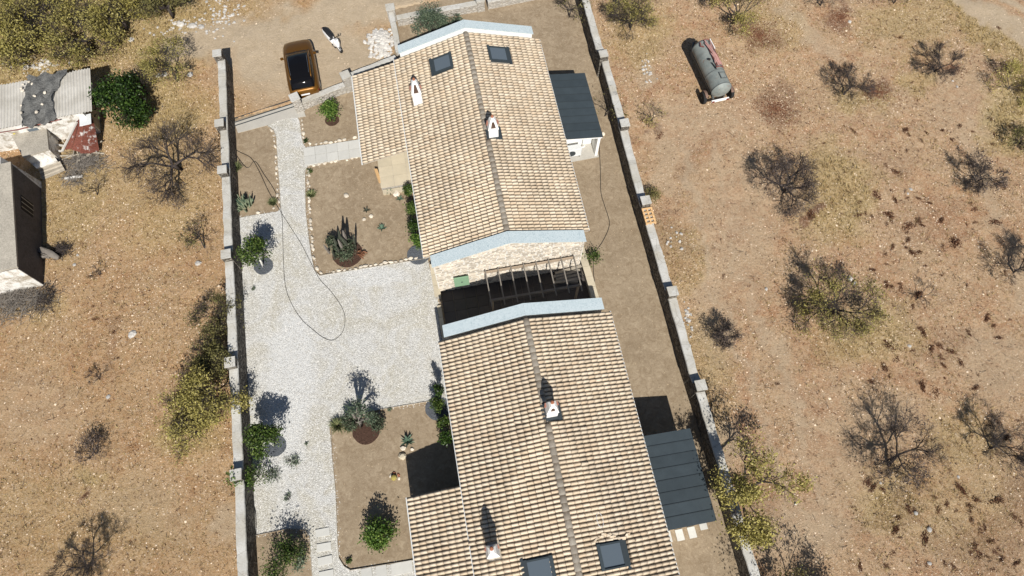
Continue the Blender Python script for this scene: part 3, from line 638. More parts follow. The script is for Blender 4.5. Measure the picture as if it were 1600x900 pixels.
def make_house(fr, L, w_, he, hr, ext, skyl, chims, label, face_s, ncope, scope):
    root = empty('stone_house', (fr.x, fr.y, 0), fr.rot, label, 'house')
    hw = 3.88; ridge = lambda x: he+(hr-he)*(1-abs(x)/w_)
    wz = lambda x: ridge(x)-.16
    m = MB(); yN = -.02; yS = -L+.02
    # main body: pentagon prism
    m.loft([[(-hw, yy, 0), (hw, yy, 0), (hw, yy, wz(hw)), (0, yy, wz(0)), (-hw, yy, wz(hw))] for yy in (yN, yS)])
    m.build('wall', M['palestone'], root)
    # roof boarding under tiles
    m = MB(); t = .07
    for s in (-1, 1):
        m.loft([[(0, yy, ridge(0)-.012), (s*w_, yy, ridge(w_)-.012), (s*w_, yy, ridge(w_)-t), (0, yy, ridge(0)-t)] for yy in (-.08, -L+.04)])
    m.build('roof_board', M['ridge'], root)
    cuts = [(c[0]-.6, c[0]+.6, c[1]-.53, c[1]+.53) for c in skyl]+[(c[0]-.33, c[0]+.33, c[1]-.36, c[1]+.33) for c in chims]
    slopes = [(0.08, ridge(0.08), w_+.03, ridge(w_)-.01, -.10, -L+.04), (-.08, ridge(.08), -w_-.03, ridge(w_)-.01, -.10, -L+.04)]
    if ext:
        x1, z1, ey0, ey1 = ext; zt = he-.16
        m = MB(); m.loft([[(-w_+.25, yy, 0), (-w_+.25, yy, zt-.1), (x1+.35, yy, z1-.14), (x1+.35, yy, 0)] for yy in (ey0-.12, ey1+(1.9 if ey1 > -8 else .14))]); m.build('side_wing_wall', M['palestone'], root)
        m = MB(); m.loft([[(-w_+.02, yy, zt-.02), (x1+.02, yy, z1-.02), (x1+.02, yy, z1-.08), (-w_+.02, yy, zt-.08)] for yy in (ey0-.03, ey1+.03)]); m.build('side_wing_board', M['ridge'], root)
        slopes.append((-w_+.02, zt, x1, z1, ey0, ey1))
        MB().bar((x1-.05, ey0, z1-.02), (x1-.05, ey1, z1-.02), .07, .07).build('gutter', M['acgrey'], root)
    lay_tiles(fr, root, slopes, cuts, 'far_roof_tiles')
    n = int((L-.1)/.335)
    for i in range(n):
        yy = -.1-i*.335
        if any(abs(c[0]) < .45 and c[1]-.42 < yy-.2 < c[1]+.35 for c in chims): continue
        link_mesh('ridge_tile', RIDGE_ME, root, (0, yy, hr+.05), (random.Random(i).uniform(-.02, .02), 0, random.Random(i+99).uniform(-.03, .03)))
    for s in (-1, 1): MB().bar((s*(w_+.06), -.05, he-.06), (s*(w_+.06), -L+.1, he-.06), .08, .07).build('gutter', M['acgrey'], root)
    # parapet upstands and marble copings
    for (ya, yb, lift, wall_m) in ([(ncope[0], ncope[1], ncope[2], 1)] if ncope else [])+([(scope[0], scope[1], scope[2], 0)] if scope else []):
        hx = 3.92
        for s in (-1, 1):
            m = MB(); m.loft([[(s*.002, yy, ridge(0)+lift), (s*hx, yy, ridge(hx)+lift), (s*hx, yy, ridge(hx)+lift-.06), (s*.002, yy, ridge(0)+lift-.06)] for yy in (ya, yb)]); m.build('coping', M['marble'], root)
        in0, in1 = ya-.06, yb+.1
        m = MB(); m.loft([[(-hw+.02, yy, 0), (hw-.02, yy, 0), (hw-.02, yy, ridge(hw)+lift-.07), (0, yy, ridge(0)+lift-.07), (-hw+.02, yy, ridge(hw)+lift-.07)] for yy in (in0, in1)]); m.build('gable_wall', M['white'] if wall_m else M['joint'], root)
        if wall_m == 0 and face_s:
            # coursed stone facing on the sunny gable, every stone real
            rng = random.Random(12); m = MB(); z = .05
            while z < 4.6:
                h = rng.uniform(.10, .15); xx = -hw+.03
                while xx < hw-.05:
                    l_ = min(rng.uniform(.18, .5), hw-.03-xx)
                    if z+h < ridge(xx+l_/2)+lift-.12 and l_ > .06:
                        m.cbox((xx+l_/2, in1-.005-rng.uniform(0, .012), z+h/2), (max(.05, l_-rng.uniform(.05, .16)), .06, h-rng.uniform(.035, .065)), jit=.012, rng=rng)
                    xx += l_
                z += h
            m.build('stone_facing', M['facestone'], root, kind='stuff')
            # lintel-high service items
    for c in skyl:
        s = 1 if c[0] > 0 else -1; skylight(root, (0, hr, s*w_, he), c[0], c[1], c[2], c[3])
    for c in chims: chimney(root, c[0], c[1], ridge(c[0]), c[2], flash=abs(c[0]) < 1)
    return root
h1 = make_house(fr1, 12.95, 4.2, 3.06, 4.40, (-6.80, 2.28, -.12, -6.25), [(-1.58, -1.65, 1.2, 1.05), (1.58, -1.58, 1.2, 1.05)], [(-3.27, -3.45, 1.7), (.33, -7.05, 1.4)],
    'upper tiled house with its stone gable behind the pergola and two skylights far off', True, (.58, .02, .30), (-12.97, -13.62, .22))
h2 = make_house(fr2, 15.5, 4.15, 3.0, 4.12, (-6.66, 2.28, -6.82, -14.5), [(-1.50, -10.95, 1.25, 1.15), (1.52, -10.85, 1.2, 1.05)], [(.25, -4.6, 1.5), (-3.28, -9.8, 1.85)],
    'lower tiled house cut by the bottom edge, with two dark skylights at its near end', False, (.63, .03, .14), None)
g = random.Random(44); ang_ = math.atan2(1.12, 4.15)
for i in range(13):
    x_ = 1.0+.12*i+g.uniform(-.04, .04); y_ = -10.14+.10*math.sin(i*.5)+g.uniform(-.06, .06); zr_ = 4.12-1.12*x_/4.15
    o = MB().cbox((0, 0, 0), (g.uniform(.1, .24), g.uniform(.06, .13), .04), jit=.012, rng=g).build('tile_fragment', M['tile'], h2); o.location = (x_, y_, zr_+.115); o.rotation_euler = (g.uniform(-.2, .2), ang_, g.uniform(-.8, .8))
# television aerial ring on lower house
c = fr2.px(938, 812, 4.0); m = MB(); pts = [(c.x+.19*math.cos(a)*.7, c.y+.30*math.sin(a), 3.87-.05*math.cos(a)) for a in np.linspace(0, 6.28, 19)]
m.tube(pts, .012, 5, False); m.bar((c.x, c.y-.3, 3.62), (c.x, c.y-.3, 3.87), .03, .03); m.build('aerial_loop', M['acgrey'], h2)

# annexes with dark seamed roofs
def annex(fr, x0, x1, y0, y1, zw, ze, n, label, front):
    cx, cy = fr.w((x0, y0, 0))[:2]
    root = empty('annex', (cx, cy, 0), fr.rot, label, 'annex')
    W = x1-x0; D = y0-y1; zt = lambda x: zw+(ze-zw)*x/W
    for i in range(n):
        a = -i*D/n; b = -(i+1)*D/n
        m = MB(); m.loft([[(0, yy, zt(0)), (W, yy, zt(W)), (W, yy, zt(W)-.05), (0, yy, zt(0)-.05)] for yy in (a-.022, b+.012)]); m.build('roof_panel', M['slateblue'], root)
        if i:
            MB().bar((0.01, a-.005, zt(0)-.004), (W-.01, a-.005, zt(W)-.004), .03, .05).build('roof_seam', M['darkmetal'], root)
    m = MB(); m.loft([[(0.0, yy, zt(0)-.051), (W-.03, yy, zt(W)-.051), (W-.03, yy, zt(W)-.16), (0, yy, zt(0)-.16)] for yy in (-.03, -D+.03)]); m.build('fascia', M['whitepaint'], root)
    # walls: north, east, and a recessed south
    MB().box((.05, -.2, 0), (W-.2, -.08, ze-.17)).build('wall', M['white'], root)
    MB().box((W-.22, -D+.35, 0), (W-.1, -.2, ze-.17)).build('wall', M['white'], root)
    if front:
        MB().box((.05, -D+1.0, 0), (W-.23, -D+1.1, ze-.17)).build('wall', M['white'], root)
        for xx in (W-.16, .12): MB().box((xx-.09, -D+.1, 0), (xx+.07, -D+.28, ze-.17)).build('post', M['whitepaint'], root)
    else:
        MB().box((.05, -D+.12, 0), (W-.23, -D+.24, ze-.17)).build('wall', M['white'], root)
    return root
a1 = annex(fr1, 4.27, 6.62, -2.1, -6.72, 2.35, 2.0, 9, 'annex beside the upper house with ribbed anthracite roof and white posts at its near end', True)
a2 = annex(fr2, 4.27, 6.66, -6.12, -10.32, 2.45, 2.15, 8, 'annex beside the lower house with ribbed anthracite roof under the tree shadow', False)
# concrete pad + AC unit
pd = [fr1.w((a, b, 0)) for a, b in ((4.1, -4.9), (6.6, -4.9), (6.6, -6.72), (4.1, -6.80))]
sheet('annex_pad', [p[:2] for p in pd], .06, M['concrete'])
r0 = empty('air_conditioner', fr1.w((5.12, -6.3, .06)), fr1.rot, 'pale grey air conditioning unit on the pad under the ribbed annex roof', 'air conditioner')
m = MB(); m.box((-.45, -.19, .06), (.45, .19, .72)); m.build('casing', M['acgrey'], r0, bevel=.02)
m = MB(); m.lathe((-.14, -.2, .38), [(.24, 0), (.24, .012)], 20, axis=(0, -1, 0)); m.build('fan_grille', M['darkmetal'], r0)
for q in (-.35, .35): MB().box((q-.03, -.2, 0), (q+.03, .2, .06)).build('foot', M['black'], r0)
MB().box((.46, -.05, .2), (.5, .1, .5)).build('valve_cover', M['darkmetal'], r0)
m = MB(); m.tube([(.48, .1, .4), (.7, .14, .4), (.72, .2, 1.2), (.72, .25, 1.9)], .03, 6); m.build('pipe', M['whitepaint'], r0)
# white slabs by annex 2
for i, (a, b) in enumerate(((1043, 838), (1062, 835), (1081, 831), (1098, 818))):
    p = P(a, b+1); MB().cbox((p.x, p.y, .02), (.36, .50, .05), rz=fr2.rot, jit=.004).build('paving_slab', M['slab'], loc=(p.x, p.y, 0), label='white rectangular slab laid in the soil at the near end of the ribbed annex, %s' % ('against the house', 'second from the house', 'third from the house', 'farthest from the house under the tree')[i], cat='paving slab', group='white slabs beside the annex', bevel=.01)

# ---------------------------------------------------------------- patio between the houses
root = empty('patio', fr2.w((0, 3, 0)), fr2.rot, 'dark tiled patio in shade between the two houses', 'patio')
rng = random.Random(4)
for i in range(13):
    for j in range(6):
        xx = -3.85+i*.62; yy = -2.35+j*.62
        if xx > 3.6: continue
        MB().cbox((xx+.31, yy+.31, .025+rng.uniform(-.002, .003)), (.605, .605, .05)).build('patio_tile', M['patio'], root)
for nm, poly, zt_ in (('west_kerb', [(672,409),(668,410),(680,474),(688,522),(692,521),(688,474),(683,470),(682,440)], .30),):
    L_ = [P(a, b, zt_) for a, b in poly]
# low walls left and right of the patio
def lowwall(name, a, b, wd, h, label, top=M['cap'], cat='wall'):
    a = Vector((a[0], a[1], 0)); b = Vector((b[0], b[1], 0)); d = (b-a); rz = math.atan2(d.y, d.x); n = max(1, int(d.length/.55)); r_ = empty(name, a, rz, label, cat)
    MB().box((0, -wd/2+.02, -.1), (d.length, wd/2-.02, h-.05)).build('wall_body', M['palestone'], r_)
    g = random.Random(int(a.x*100)); s = d.length/n
    for i in range(n): MB().cbox((s*(i+.5), g.uniform(-.006, .006), h-.025+g.uniform(-.005, .005)), (s-.012, wd, .05), rz=g.uniform(-.01, .01)).build('cap_stone', M['terrace'], r_)
    return r_
lowwall('low_wall', fr2.w((-4.02, 5.3, 0)), fr2.w((-4.02, 3.35, 0)), .34, .42, 'low beige capped wall on the courtyard side of the shaded patio')
lowwall('low_wall', fr2.w((-4.05, 2.95, 0)), fr2.w((-4.05, .8, 0)), .22, .14, 'thin beige kerb edging the patio beside the lower house')
lowwall('low_wall', fr2.w((4.03, 5.4, 0)), fr2.w((4.2, 1.1, 0)), .38, .55, 'low beige capped wall on the soil side of the shaded patio')
pg = empty('pergola', fr2.w((0, 3.66, 0)), fr2.rot, 'timber pergola with open rafters fixed to the stone gable', 'pergola')
Zp = 2.0
xa, xb = -1.42, 3.35
MB().box((xa, -.12, Zp-.16), (xb, -.04, Zp-.02)).build('ledger', M['timber'], pg)
MB().box((xa, -1.72, Zp-.16), (xb, -1.62, Zp-.02)).build('beam', M['rafter'], pg)
for i in range(8):
    xx = xa+.06+i*(xb-xa-.12)/7; MB().box((xx-.03, -2.05, Zp-.018), (xx+.03, -.02, Zp+.10)).build('rafter', M['rafter'], pg)
for xx in (xa+.15, xb-.15): MB().box((xx-.05, -1.72, .05), (xx+.05, -1.62, Zp-.16)).build('post', M['timber'], pg)
# green shutter in the gable, lower edge cut at the shadow line; stacked boards
d_ = MB().box((-2.98, -13.80, .90), (-2.20, -13.735, 1.92)).build('shutter', M['greenbox'], h1)
MB().box((-2.62, -13.83, 1.38), (-2.54, -13.80, 1.44)).build('handle', M['darkmetal'], d_)
for i in range(4):
    p = fr2.w((3.0+.12*(i % 2), 3.05+.17*i, .3+.07*i)); o = MB().cbox((0, 0, 0), (1.5, .15, .05)).build('board', M['oldwood'], loc=None); o.location = p; o.rotation_euler = (0, 0, fr2.rot+.04*i)
    tag(o, 'timber board on the pile beneath the pergola, %s' % ('lowest and nearest the lower house', 'second from the bottom of the pile', 'third from the bottom of the pile', 'topmost and nearest the stone gable')[i], 'board', 'boards piled under the pergola')
p = fr2.w((3.1, 3.3, .05)); MB().box((p.x-.5, p.y-.35, .05), (p.x+.5, p.y+.35, .27)).build('log_stack', M['oldwood'], loc=(p.x, p.y, .05), label='block of stacked firewood under the boards of the pergola', cat='firewood')

# entrance terrace of the upper house wing
tr = empty('terrace', fr1.w((-5.25, -5.82, 0)), fr1.rot, 'raised beige slab terrace below the side wing of the upper house', 'terrace')
MB().box((-.93, -.88, 0), (1.42, 2.6, .36)).build('base', M['palestone'], tr)
for i in range(3):
    for j in range(5):
        if j == 4 and i: continue
        MB().box((-.96+i*.80+.006, -.90+j*.70+.006, .361), (-.96+(i+1)*.80-.006, -.90+(j+1)*.70-.006, .40)).build('terrace_slab', M['terrace'], tr)
MB().box((-.90, -1.16, 0), (1.2, -.91, .18)).build('step', M['terrace'], tr)
o = MB().cbox((0, 0, 0), (.18, .95, .05)).build('plank', M['pallet'], loc=None); o.location = fr1.w((-6.28, -5.9, .42)); o.rotation_euler = (.1, .5, fr1.rot+.22); tag(o, 'orange brown plank leaning on the beige terrace edge', 'plank')

# ---------------------------------------------------------------- boundary walls
def boundary(name, pts, pill, h, wd, side, label):
    """pts: inner top edge (world xy); side: +1 body lies to the +x of that edge"""
    r_ = empty(name, (pts[0][0], pts[0][1], 0), 0, label, 'wall'); o0 = Vector((pts[0][0], pts[0][1], 0)); g = random.Random(len(pts)*7)
    for a, b in zip(pts[:-1], pts[1:]):
        a = Vector((a[0], a[1], 0))-o0; b = Vector((b[0], b[1], 0))-o0; d = b-a; L_ = d.length; d.normalize(); nrm = Vector((-d.y, d.x, 0))
        if nrm.x*side < 0: nrm = -nrm
        k = max(2, int(L_/.35)); rings = []; caps = []
        for i in range(k+1):
            p = a+d*(L_*i/k); j1, j2 = g.uniform(-.018, .018), g.uniform(-.025, .025); hz = h+g.uniform(-.02, .02)
            e0 = p+nrm*j1; e1 = p+nrm*(wd+j2)
            rings.append([(e0.x, e0.y, -.2), (e1.x, e1.y, -.2), (e1.x, e1.y, hz-.05), (e0.x, e0.y, hz-.05)])
            f0 = p-nrm*(.012-j1); f1 = p+nrm*(wd+.012+j2)
            caps.append([(f0.x, f0.y, hz-.05), (f1.x, f1.y, hz-.05), (f1.x, f1.y, hz-.012), (f0.x+.03*nrm.x, f0.y+.03*nrm.y, hz)])
        MB().loft(rings).build('wall_panel', M['stone'], r_); MB().loft(caps).build('mortar_cap', M['cap'], r_)
    for (x_, y_, rz, hp) in pill:
        MB().cbox((x_-o0.x, y_-o0.y, hp/2-.1), (wd+.06, .48, hp+.2), rz=rz, jit=.012, rng=g).build('pillar', M['stone'], r_)
        MB().cbox((x_-o0.x, y_-o0.y, hp+.022), (wd+.10, .52, .045), rz=rz, jit=.01, rng=g).build('pillar_cap', M['cap'], r_)
    return r_
HW, HP = 1.35, 1.75
lp = [P(351.5, 92, HW), P(354.5, 178, HW), P(358, 255, HW), P(363, 386, HW), P(370.5, 550, HW), P(379.5, 722, HW), P(387, 905, HW), P(391, 1010, HW)]
lpil = [(P(a, b, HP).x, P(a, b, HP).y, R(11), HP) for a, b in ((339, 83), (342.5, 192), (347, 265), (353, 397), (359, 566), (368.5, 742))]
boundary('boundary_wall', lp, lpil, HW, .42, -1, 'long pale topped stone wall on the left side of the gravel court')
rp = [P(905, -18, HW), P(931, 76, HW), P(936, 82, HW), P(964, 182, HW), P(968, 200, HW), P(995, 303, HW), P(1000, 318, HW), P(1036, 442, HW), P(1043, 462, HW), P(1078, 588, HW), P(1086, 606, HW), P(1154, 838, HW), P(1182, 930, HW), P(1210, 1010, HW)]
rpil = [(P(a, b, HP).x, P(a, b, HP).y, R(10), HP) for a, b in ((943, 84), (976, 192), (1009, 313), (1051, 455), (1095, 602))]
boundary('boundary_wall', rp, rpil, HW, .42, 1, 'long pale topped stone wall between the soil yard and the right-hand field')
# front walls (north side, facing the parking)
def seg(name, a, b, wd, h, label, pil=()):
    a = Vector((a[0], a[1], 0)); b = Vector((b[0], b[1], 0)); d = b-a; L_ = d.length; rz = math.atan2(d.y, d.x); r_ = empty(name, a, rz, label, 'wall'); g = random.Random(int(a.y*31))
    k = max(2, int(L_/.4)); rg = []; cp = []
    for i in range(k+1):
        xx = L_*i/k; j = g.uniform(-.015, .015); hz = h+g.uniform(-.012, .012)
        rg.append([(xx, -wd/2+j, -.15), (xx, wd/2+j, -.15), (xx, wd/2+j, hz-.04), (xx, -wd/2+j, hz-.04)][::-1]); cp.append([(xx, -wd/2-.01+j, hz-.04), (xx, wd/2+.01+j, hz-.04), (xx, wd/2+j, hz), (xx, -wd/2+j, hz)][::-1])
    MB().loft(rg).build('wall_panel', M['palestone'], r_); MB().loft(cp).build('mortar_cap', M['cap'], r_)
    for t, hp in pil:
        MB().cbox((L_*t, 0, hp/2-.05), (.5, .5, hp+.1), jit=.01, rng=g).build('pillar', M['palestone'], r_); MB().cbox((L_*t, 0, hp+.025), (.56, .56, .05), jit=.008, rng=g).build('pillar_cap', M['cap'], r_)
    return r_
seg('front_wall', P(466, 172, .0), P(548, 139, .0), .34, .62, 'short low wall joining the gate pillar to the wing of the upper house, behind the car', [(.03, 1.15), (.985, 1.3)])
seg('front_wall', P(552, 133, 0), P(622, 105, 0), .3, .95, 'low front wall running behind the tiled wing of the upper house')
seg('front_wall', P(626, 95, 0), P(613, 28, 0), .34, .8, 'pale low wall leading away beside the heap of white rubble', [(.97, 1.0)])
seg('front_wall', P(622, 38, 0), P(752, 14, 0), .36, .62, 'stone wall behind the grey green tree at the top of the plot', [(.99, .85)])
seg('front_wall', P(762, 12, 0), P(925, -22, 0), .36, .62, 'stone wall at the top of the plot behind the bare soil corner')
# gate track
tk = empty('gate_track', P(366, 191, .05), math.atan2((P(462,160)-P(366,191)).y, (P(462,160)-P(366,191)).x), 'dark steel sliding gate rails crossing the entrance', 'gate track')
Lg = (P(462, 160)-P(366, 191)).length
for i, q in enumerate((-.28, -.03, .28)): MB().box((0, q-.018, -.03), (Lg, q+.018, .035)).build('rail', M['darkmetal'], tk)

# ---------------------------------------------------------------- hoses, slabs, circles, edging
def curve_obj(name, pts, r_, mt, label, cat, sm=4):
    pts = [Vector(p) for p in pts]; out = []
    for i in range(len(pts)-1):
        p0, p1, p2, p3 = pts[max(i-1, 0)], pts[i], pts[i+1], pts[min(i+2, len(pts)-1)]
        for k in range(sm):
            t = k/sm; out.append(.5*((2*p1)+(p2-p0)*t+(2*p0-5*p1+4*p2-p3)*t*t+(3*p1-p0-3*p2+p3)*t**3))
    out.append(pts[-1]); return MB().tube(out, r_, 6).build(name, mt, smooth=True, loc=tuple(pts[0]), label=label, cat=cat)
curve_obj('garden_hose', [P(a, b, .055) for a, b in ((362,232),(385,262),(398,252),(412,272),(430,300),(440,333),(442,380),(444,430),(450,462),(468,495),(490,516),(510,530),(524,530),(536,517),(539,497),(533,478),(515,453),(500,437),(488,415),(470,380),(452,352),(438,330),(420,300),(405,268),(392,247),(375,238),(363,231))], .012, M['hose'], 'thin black hose looped across the white gravel court', 'hose')
curve_obj('garden_hose', [P(a, b, .02) for a, b in ((936,222),(938,262),(939,300),(945,322),(952,345),(950,360),(940,380),(929,396),(927,420),(929,440))], .016, M['hose'], 'black hose lying on the soil strip beside the upper house', 'hose')
curve_obj('garden_hose', [P(a, b, .055) for a, b in ((369,430),(373,470),(376,520),(378,552),(380,566))], .016, M['hose'], 'thin black hose along the foot of the left wall near its middle', 'hose')
curve_obj('garden_hose', [P(a, b, .055) for a, b in ((387,760),(392,782),(399,798),(400,830),(398,870),(397,930))], .02, M['hose'], 'thin black hose at the foot of the left wall near the bottom edge', 'hose')
def stepping(pxs, label, grp, wd, ln, where):
    for i, (a, b) in enumerate(pxs):
        p = P(a, b, .06); g = random.Random(a+b)
        MB().cbox((p.x, p.y, .055), (wd, ln, .05), rz=fr1.rot+g.uniform(-.03, .03), jit=.006, rng=g).build('stepping_slab', M['slab'], loc=(p.x, p.y, 0), label='%s, %s' % (label, where[i]), cat='slab', group=grp, bevel=.01)
stepping([(504, 832), (506, 855), (508, 876), (510, 898)], 'white stepping slab in the gravel path between the two lower beds', 'stepping slabs in the lower path', .66, .36, ['farthest up', 'second from the top', 'third from the top', 'at the bottom edge'])
stepping([(573, 897), (596, 893), (620, 889), (636, 886)], 'white slab in the gravel below the large lower bed', 'slabs below the lower bed', .5, .52, ['farthest from the house', 'second from the left', 'third from the left', 'next to the tiled wing'])
# paved walk to the upper terrace
pw = empty('paved_walk', P(520, 238, .04), fr1.rot, 'paved walk of large pale slabs leading to the wing of the upper house', 'path'); p0 = P(520, 238)
for i in range(5):
    for j in range(2):
        g = random.Random(i*3+j); MB().cbox((-1.35+i*.66, -.32+j*.62, .012+g.uniform(-.004, .004)), (.645, .60, .05), jit=.006, rng=g).build('slab', M['slab'], pw)
def disc(name, a, b, r_, mt, label, z=.05, ry=None, cat='ground ring'):
    c = P(a, b); m = MB(); poly = [(c.x+r_*math.cos(t)*random.Random(int(t*50)).uniform(.96, 1.04), c.y+(ry or r_)*math.sin(t)) for t in np.linspace(0, 6.283, 28, endpoint=False)]
    m.slab(poly, -.02, z); ring = m.build(name, mt, loc=(c.x, c.y, 0), label=label, cat=cat)
    g = random.Random(a*b); mm = MB()
    for _ in range(int(150*r_)):
        t = g.uniform(0, 6.28); q = r_*math.sqrt(g.random())*.97; mm.rock((q*math.cos(t), q*math.sin(t)*((ry or r_)/r_), z), g.uniform(.02, .045), g)
    o = mm.build('chip', mt, ring, kind='stuff'); return ring
disc('slate_ring', 412, 416, .52, M['slate'], 'round bed of dark slate chips around the upper courtyard citrus tree')
disc('slate_ring', 431, 697, .52, M['slate'], 'round bed of dark slate chips around the lower courtyard citrus tree')
disc('slate_ring', 654, 398, .62, M['slate'], 'patch of dark slate chips at the corner of the upper house')
disc('slate_ring', 684, 638, .62, M['slate'], 'patch of dark slate chips beside the wall of the lower house', .04)
disc('mulch_ring', 519, 188, .42, M['mulch'], 'small ring of brown mulch under the feathery green shrub', .04)
disc('mulch_ring', 543, 397, .82, M['mulch'], 'ring of brown mulch around the tall columnar cacti', .05)
disc('mulch_ring', 572, 674, .66, M['mulch'], 'ring of brown mulch at the foot of the pruned olive', .05)
def edging(pts, step, label, rmin=.07, rmax=.14, p=.9, seed=1):
    g = random.Random(seed); r_ = empty('stone_edging', P(*pts[0]), 0, label, 'edging stones'); o0 = P(*pts[0])
    for a, b in zip(pts[:-1], pts[1:]):
        A = P(*a); B = P(*b); n = max(1, int((B-A).length/step))
        for i in range(n):
            if g.random() > p: continue
            q = A.lerp(B, (i+.5)/n)-o0; s = g.uniform(rmin, rmax); m = MB(); ang = math.atan2((B-A).y, (B-A).x)+g.uniform(-.4, .4)
            m.rock((0, 0, .02), (s*1.15, s*.72, s*.75), g, rz=ang); o = m.build('stone', M['stonewhite'], r_); o.location = (q.x+g.uniform(-.04, .04), q.y+g.uniform(-.04, .04), 0)
edging([(482,266),(484,330),(490,400),(496,424),(505,428)], .24, 'row of pale stones along the left edge of the cactus bed', p=.75, seed=1)
edging([(508,428),(560,419),(630,407),(662,402)], .27, 'row of pale stones along the lower edge of the cactus bed', .08, .15, .95, 2)
edging([(486,260),(530,252),(562,246)], .3, 'row of pale stones along the top edge of the cactus bed', .06, .13, .8, 3)
edging([(472,186),(474,212),(477,224),(490,226),(520,222),(558,215)], .26, 'row of pale stones around the small bed with the feathery shrub', .07, .15, .85, 4)
edging([(424,200),(429,216),(431,250),(434,300),(436,322),(420,330),(398,333)], .34, 'row of pale stones around the long bed beside the left wall', .06, .13, .7, 5)
def strip_edge(pts, label):
    A = [P(a, b) for a, b in pts]; m = MB()
    for a, b in zip(A[:-1], A[1:]): m.bar((a.x, a.y, .035), (b.x, b.y, .035), .018, .09)
    m.build('bed_edging', M['oldwood'], loc=(A[0].x, A[0].y, 0), label=label, cat='edging strip')
strip_edge([(590,641),(518,656),(519,710),(525,770),(528,850),(530,872),(538,885),(548,891),(648,875)], 'thin brown edging strip around the large lower bed')
strip_edge([(672,627),(590,641)], 'thin brown edging strip at the top of the large lower bed')
strip_edge([(398,837),(450,826),(477,828),(484,838),(487,880),(490,930)], 'thin brown edging strip around the corner bed at the bottom left')
strip_edge([(477,268),(478,330),(482,365),(487,400),(492,424),(500,431),(560,421),(668,404)], 'thin brown edging strip outside the stones of the cactus bed')
strip_edge([(418,197),(428,204),(432,215),(434,250),(437,290),(439,325)], 'thin brown edging strip outside the long bed beside the left wall')

# rubble heap, loose rocks
rh = empty('rubble_heap', P(597, 68), 0, 'heap of broken white stone against the pale low wall', 'rubble'); o0 = P(597, 68); g = random.Random(8)
for i in range(240):
    a = P(g.gauss(598, 11), g.gauss(70, 13))-o0; d = a.length
    if d > 1.3 or a.x > .75: continue
    s = g.uniform(.06, .17); m = MB(); m.rock((0, 0, 0), (s*1.3, s, s*.7), g); o = m.build('stone', M['rubble'], rh, loc=None); o.location = (a.x, a.y, max(.02, .42*(1-d/1.2))+g.uniform(-.04, .06)); o.rotation_euler = (g.uniform(-.5, .5), g.uniform(-.5, .5), 0)
g = random.Random(15)
RL = [(290,42,'beside the pale rubble at the top left'),(316,44,'at the right end of the top left rubble'),(280,118,'at the foot of the pale green tree'),(55,103,'on the straw bank above the corrugated roof'),(130,78,'under the second olive tree of the top left'),(205,62,'between the olive trees and the pale green tree'),(1420,300,'in the middle of the clump field'),(1327,35,'by the leaf ring at the top edge'),(1330,438,'at the upper side of the wide almond'),(1197,452,'left of the wide almond'),(1420,541,'in the lower clump patch'),(208,523,'in the middle of the left field'),(1375,755,'below the forked bare tree'),(1430,802,'in the clumps below the forked bare tree'),(1452,827,'low in the right field, above its neighbour'),(1452,880,'at the bottom edge of the right field'),(1498,745,'right of the forked bare tree'),(310,412,'near the wall below the thin sapling'),(170,620,'below the middle of the left field'),(120,407,'near the thick grey log'),(248,120,'left of the pale green tree foot'),(1242,787,'right of the tree over the wall'),(1490,132,'by the leaf litter near the dirt track')]
ROCKS = [(283,40,.3,'grey'),(302,42,.30,''),(316,44,.22,''),(275,38,.2,''),(298,118,.22,'white'),(258,118,.2,''),(65,100,.2,''),(52,104,.18,''),(40,108,.16,''),(75,97,.15,''),(138,76,.2,''),(120,80,.15,''),(205,62,.22,''),(1422,297,.16,''),(1418,303,.12,''),(1327,35,.2,''),(1327,436,.26,''),(1334,443,.2,''),(1197,452,.15,''),(1420,541,.16,''),(208,523,.26,''),(1375,755,.1,''),(1430,802,.16,''),(1452,827,.2,''),(1452,880,.15,''),(1498,745,.12,''),(310,412,.2,''),(170,620,.14,''),(123,400,.1,''),(118,415,.12,''),(248,120,.2,''),(1242,787,.13,''),(1487,128,.12,''),(1494,137,.14,'')]
RW = ['beside the shrubs at the top left','on the straw bank above the corrugated roof','below the pale green crown near the wall end','on the bare ground of the right-hand field','on the stony ground of the left-hand field','between the dark dried clumps of the right-hand field']
for i, (a, b, s, c_) in enumerate(ROCKS):
    s *= .62 if a > 340 else .85; p = P(a, b); z = float(gheight(p.x, p.y)[0]); wh = RW[0] if (a < 330 and b < 60) else RW[1] if (a < 150 and b < 110) else RW[2] if (a < 330 and b < 125) else RW[4] if a < 340 else (RW[5] if 1350 < a else RW[3])
    o = MB().rock((0, 0, 0), (s*1.2, s, s*.6), g).build('rock', M['rockgrey'], loc=None); o.location = (p.x, p.y, z)
    nb = min(((math.hypot(a-k[0], b-k[1]), k) for k in RL), key=lambda k: k[0])[1]; tag(o, '%s pale limestone rock %s' % ('big' if s > .24 else 'middling' if s > .13 else 'little', nb[2]), 'rock', 'loose rocks '+wh)
g = random.Random(16)
for k, (cx, cy, n, sx, sy) in enumerate(((58,103,60,20,6),(348,25,90,16,14),(290,38,30,18,5),(1012,110,22,7,14),(1075,505,26,5,18),(1052,378,14,10,12),(280,50,20,25,4))):
    m = MB(); c0 = P(cx, cy)
    for _ in range(n):
        p = P(g.gauss(cx, sx), g.gauss(cy, sy)); m.rock((p.x-c0.x, p.y-c0.y, float(gheight(p.x, p.y)[0])), g.uniform(.04, .12), g)
    o = m.build('stone_scatter', M['rockgrey']); o.location = (c0.x, c0.y, 0); tag(o, kind='stuff')
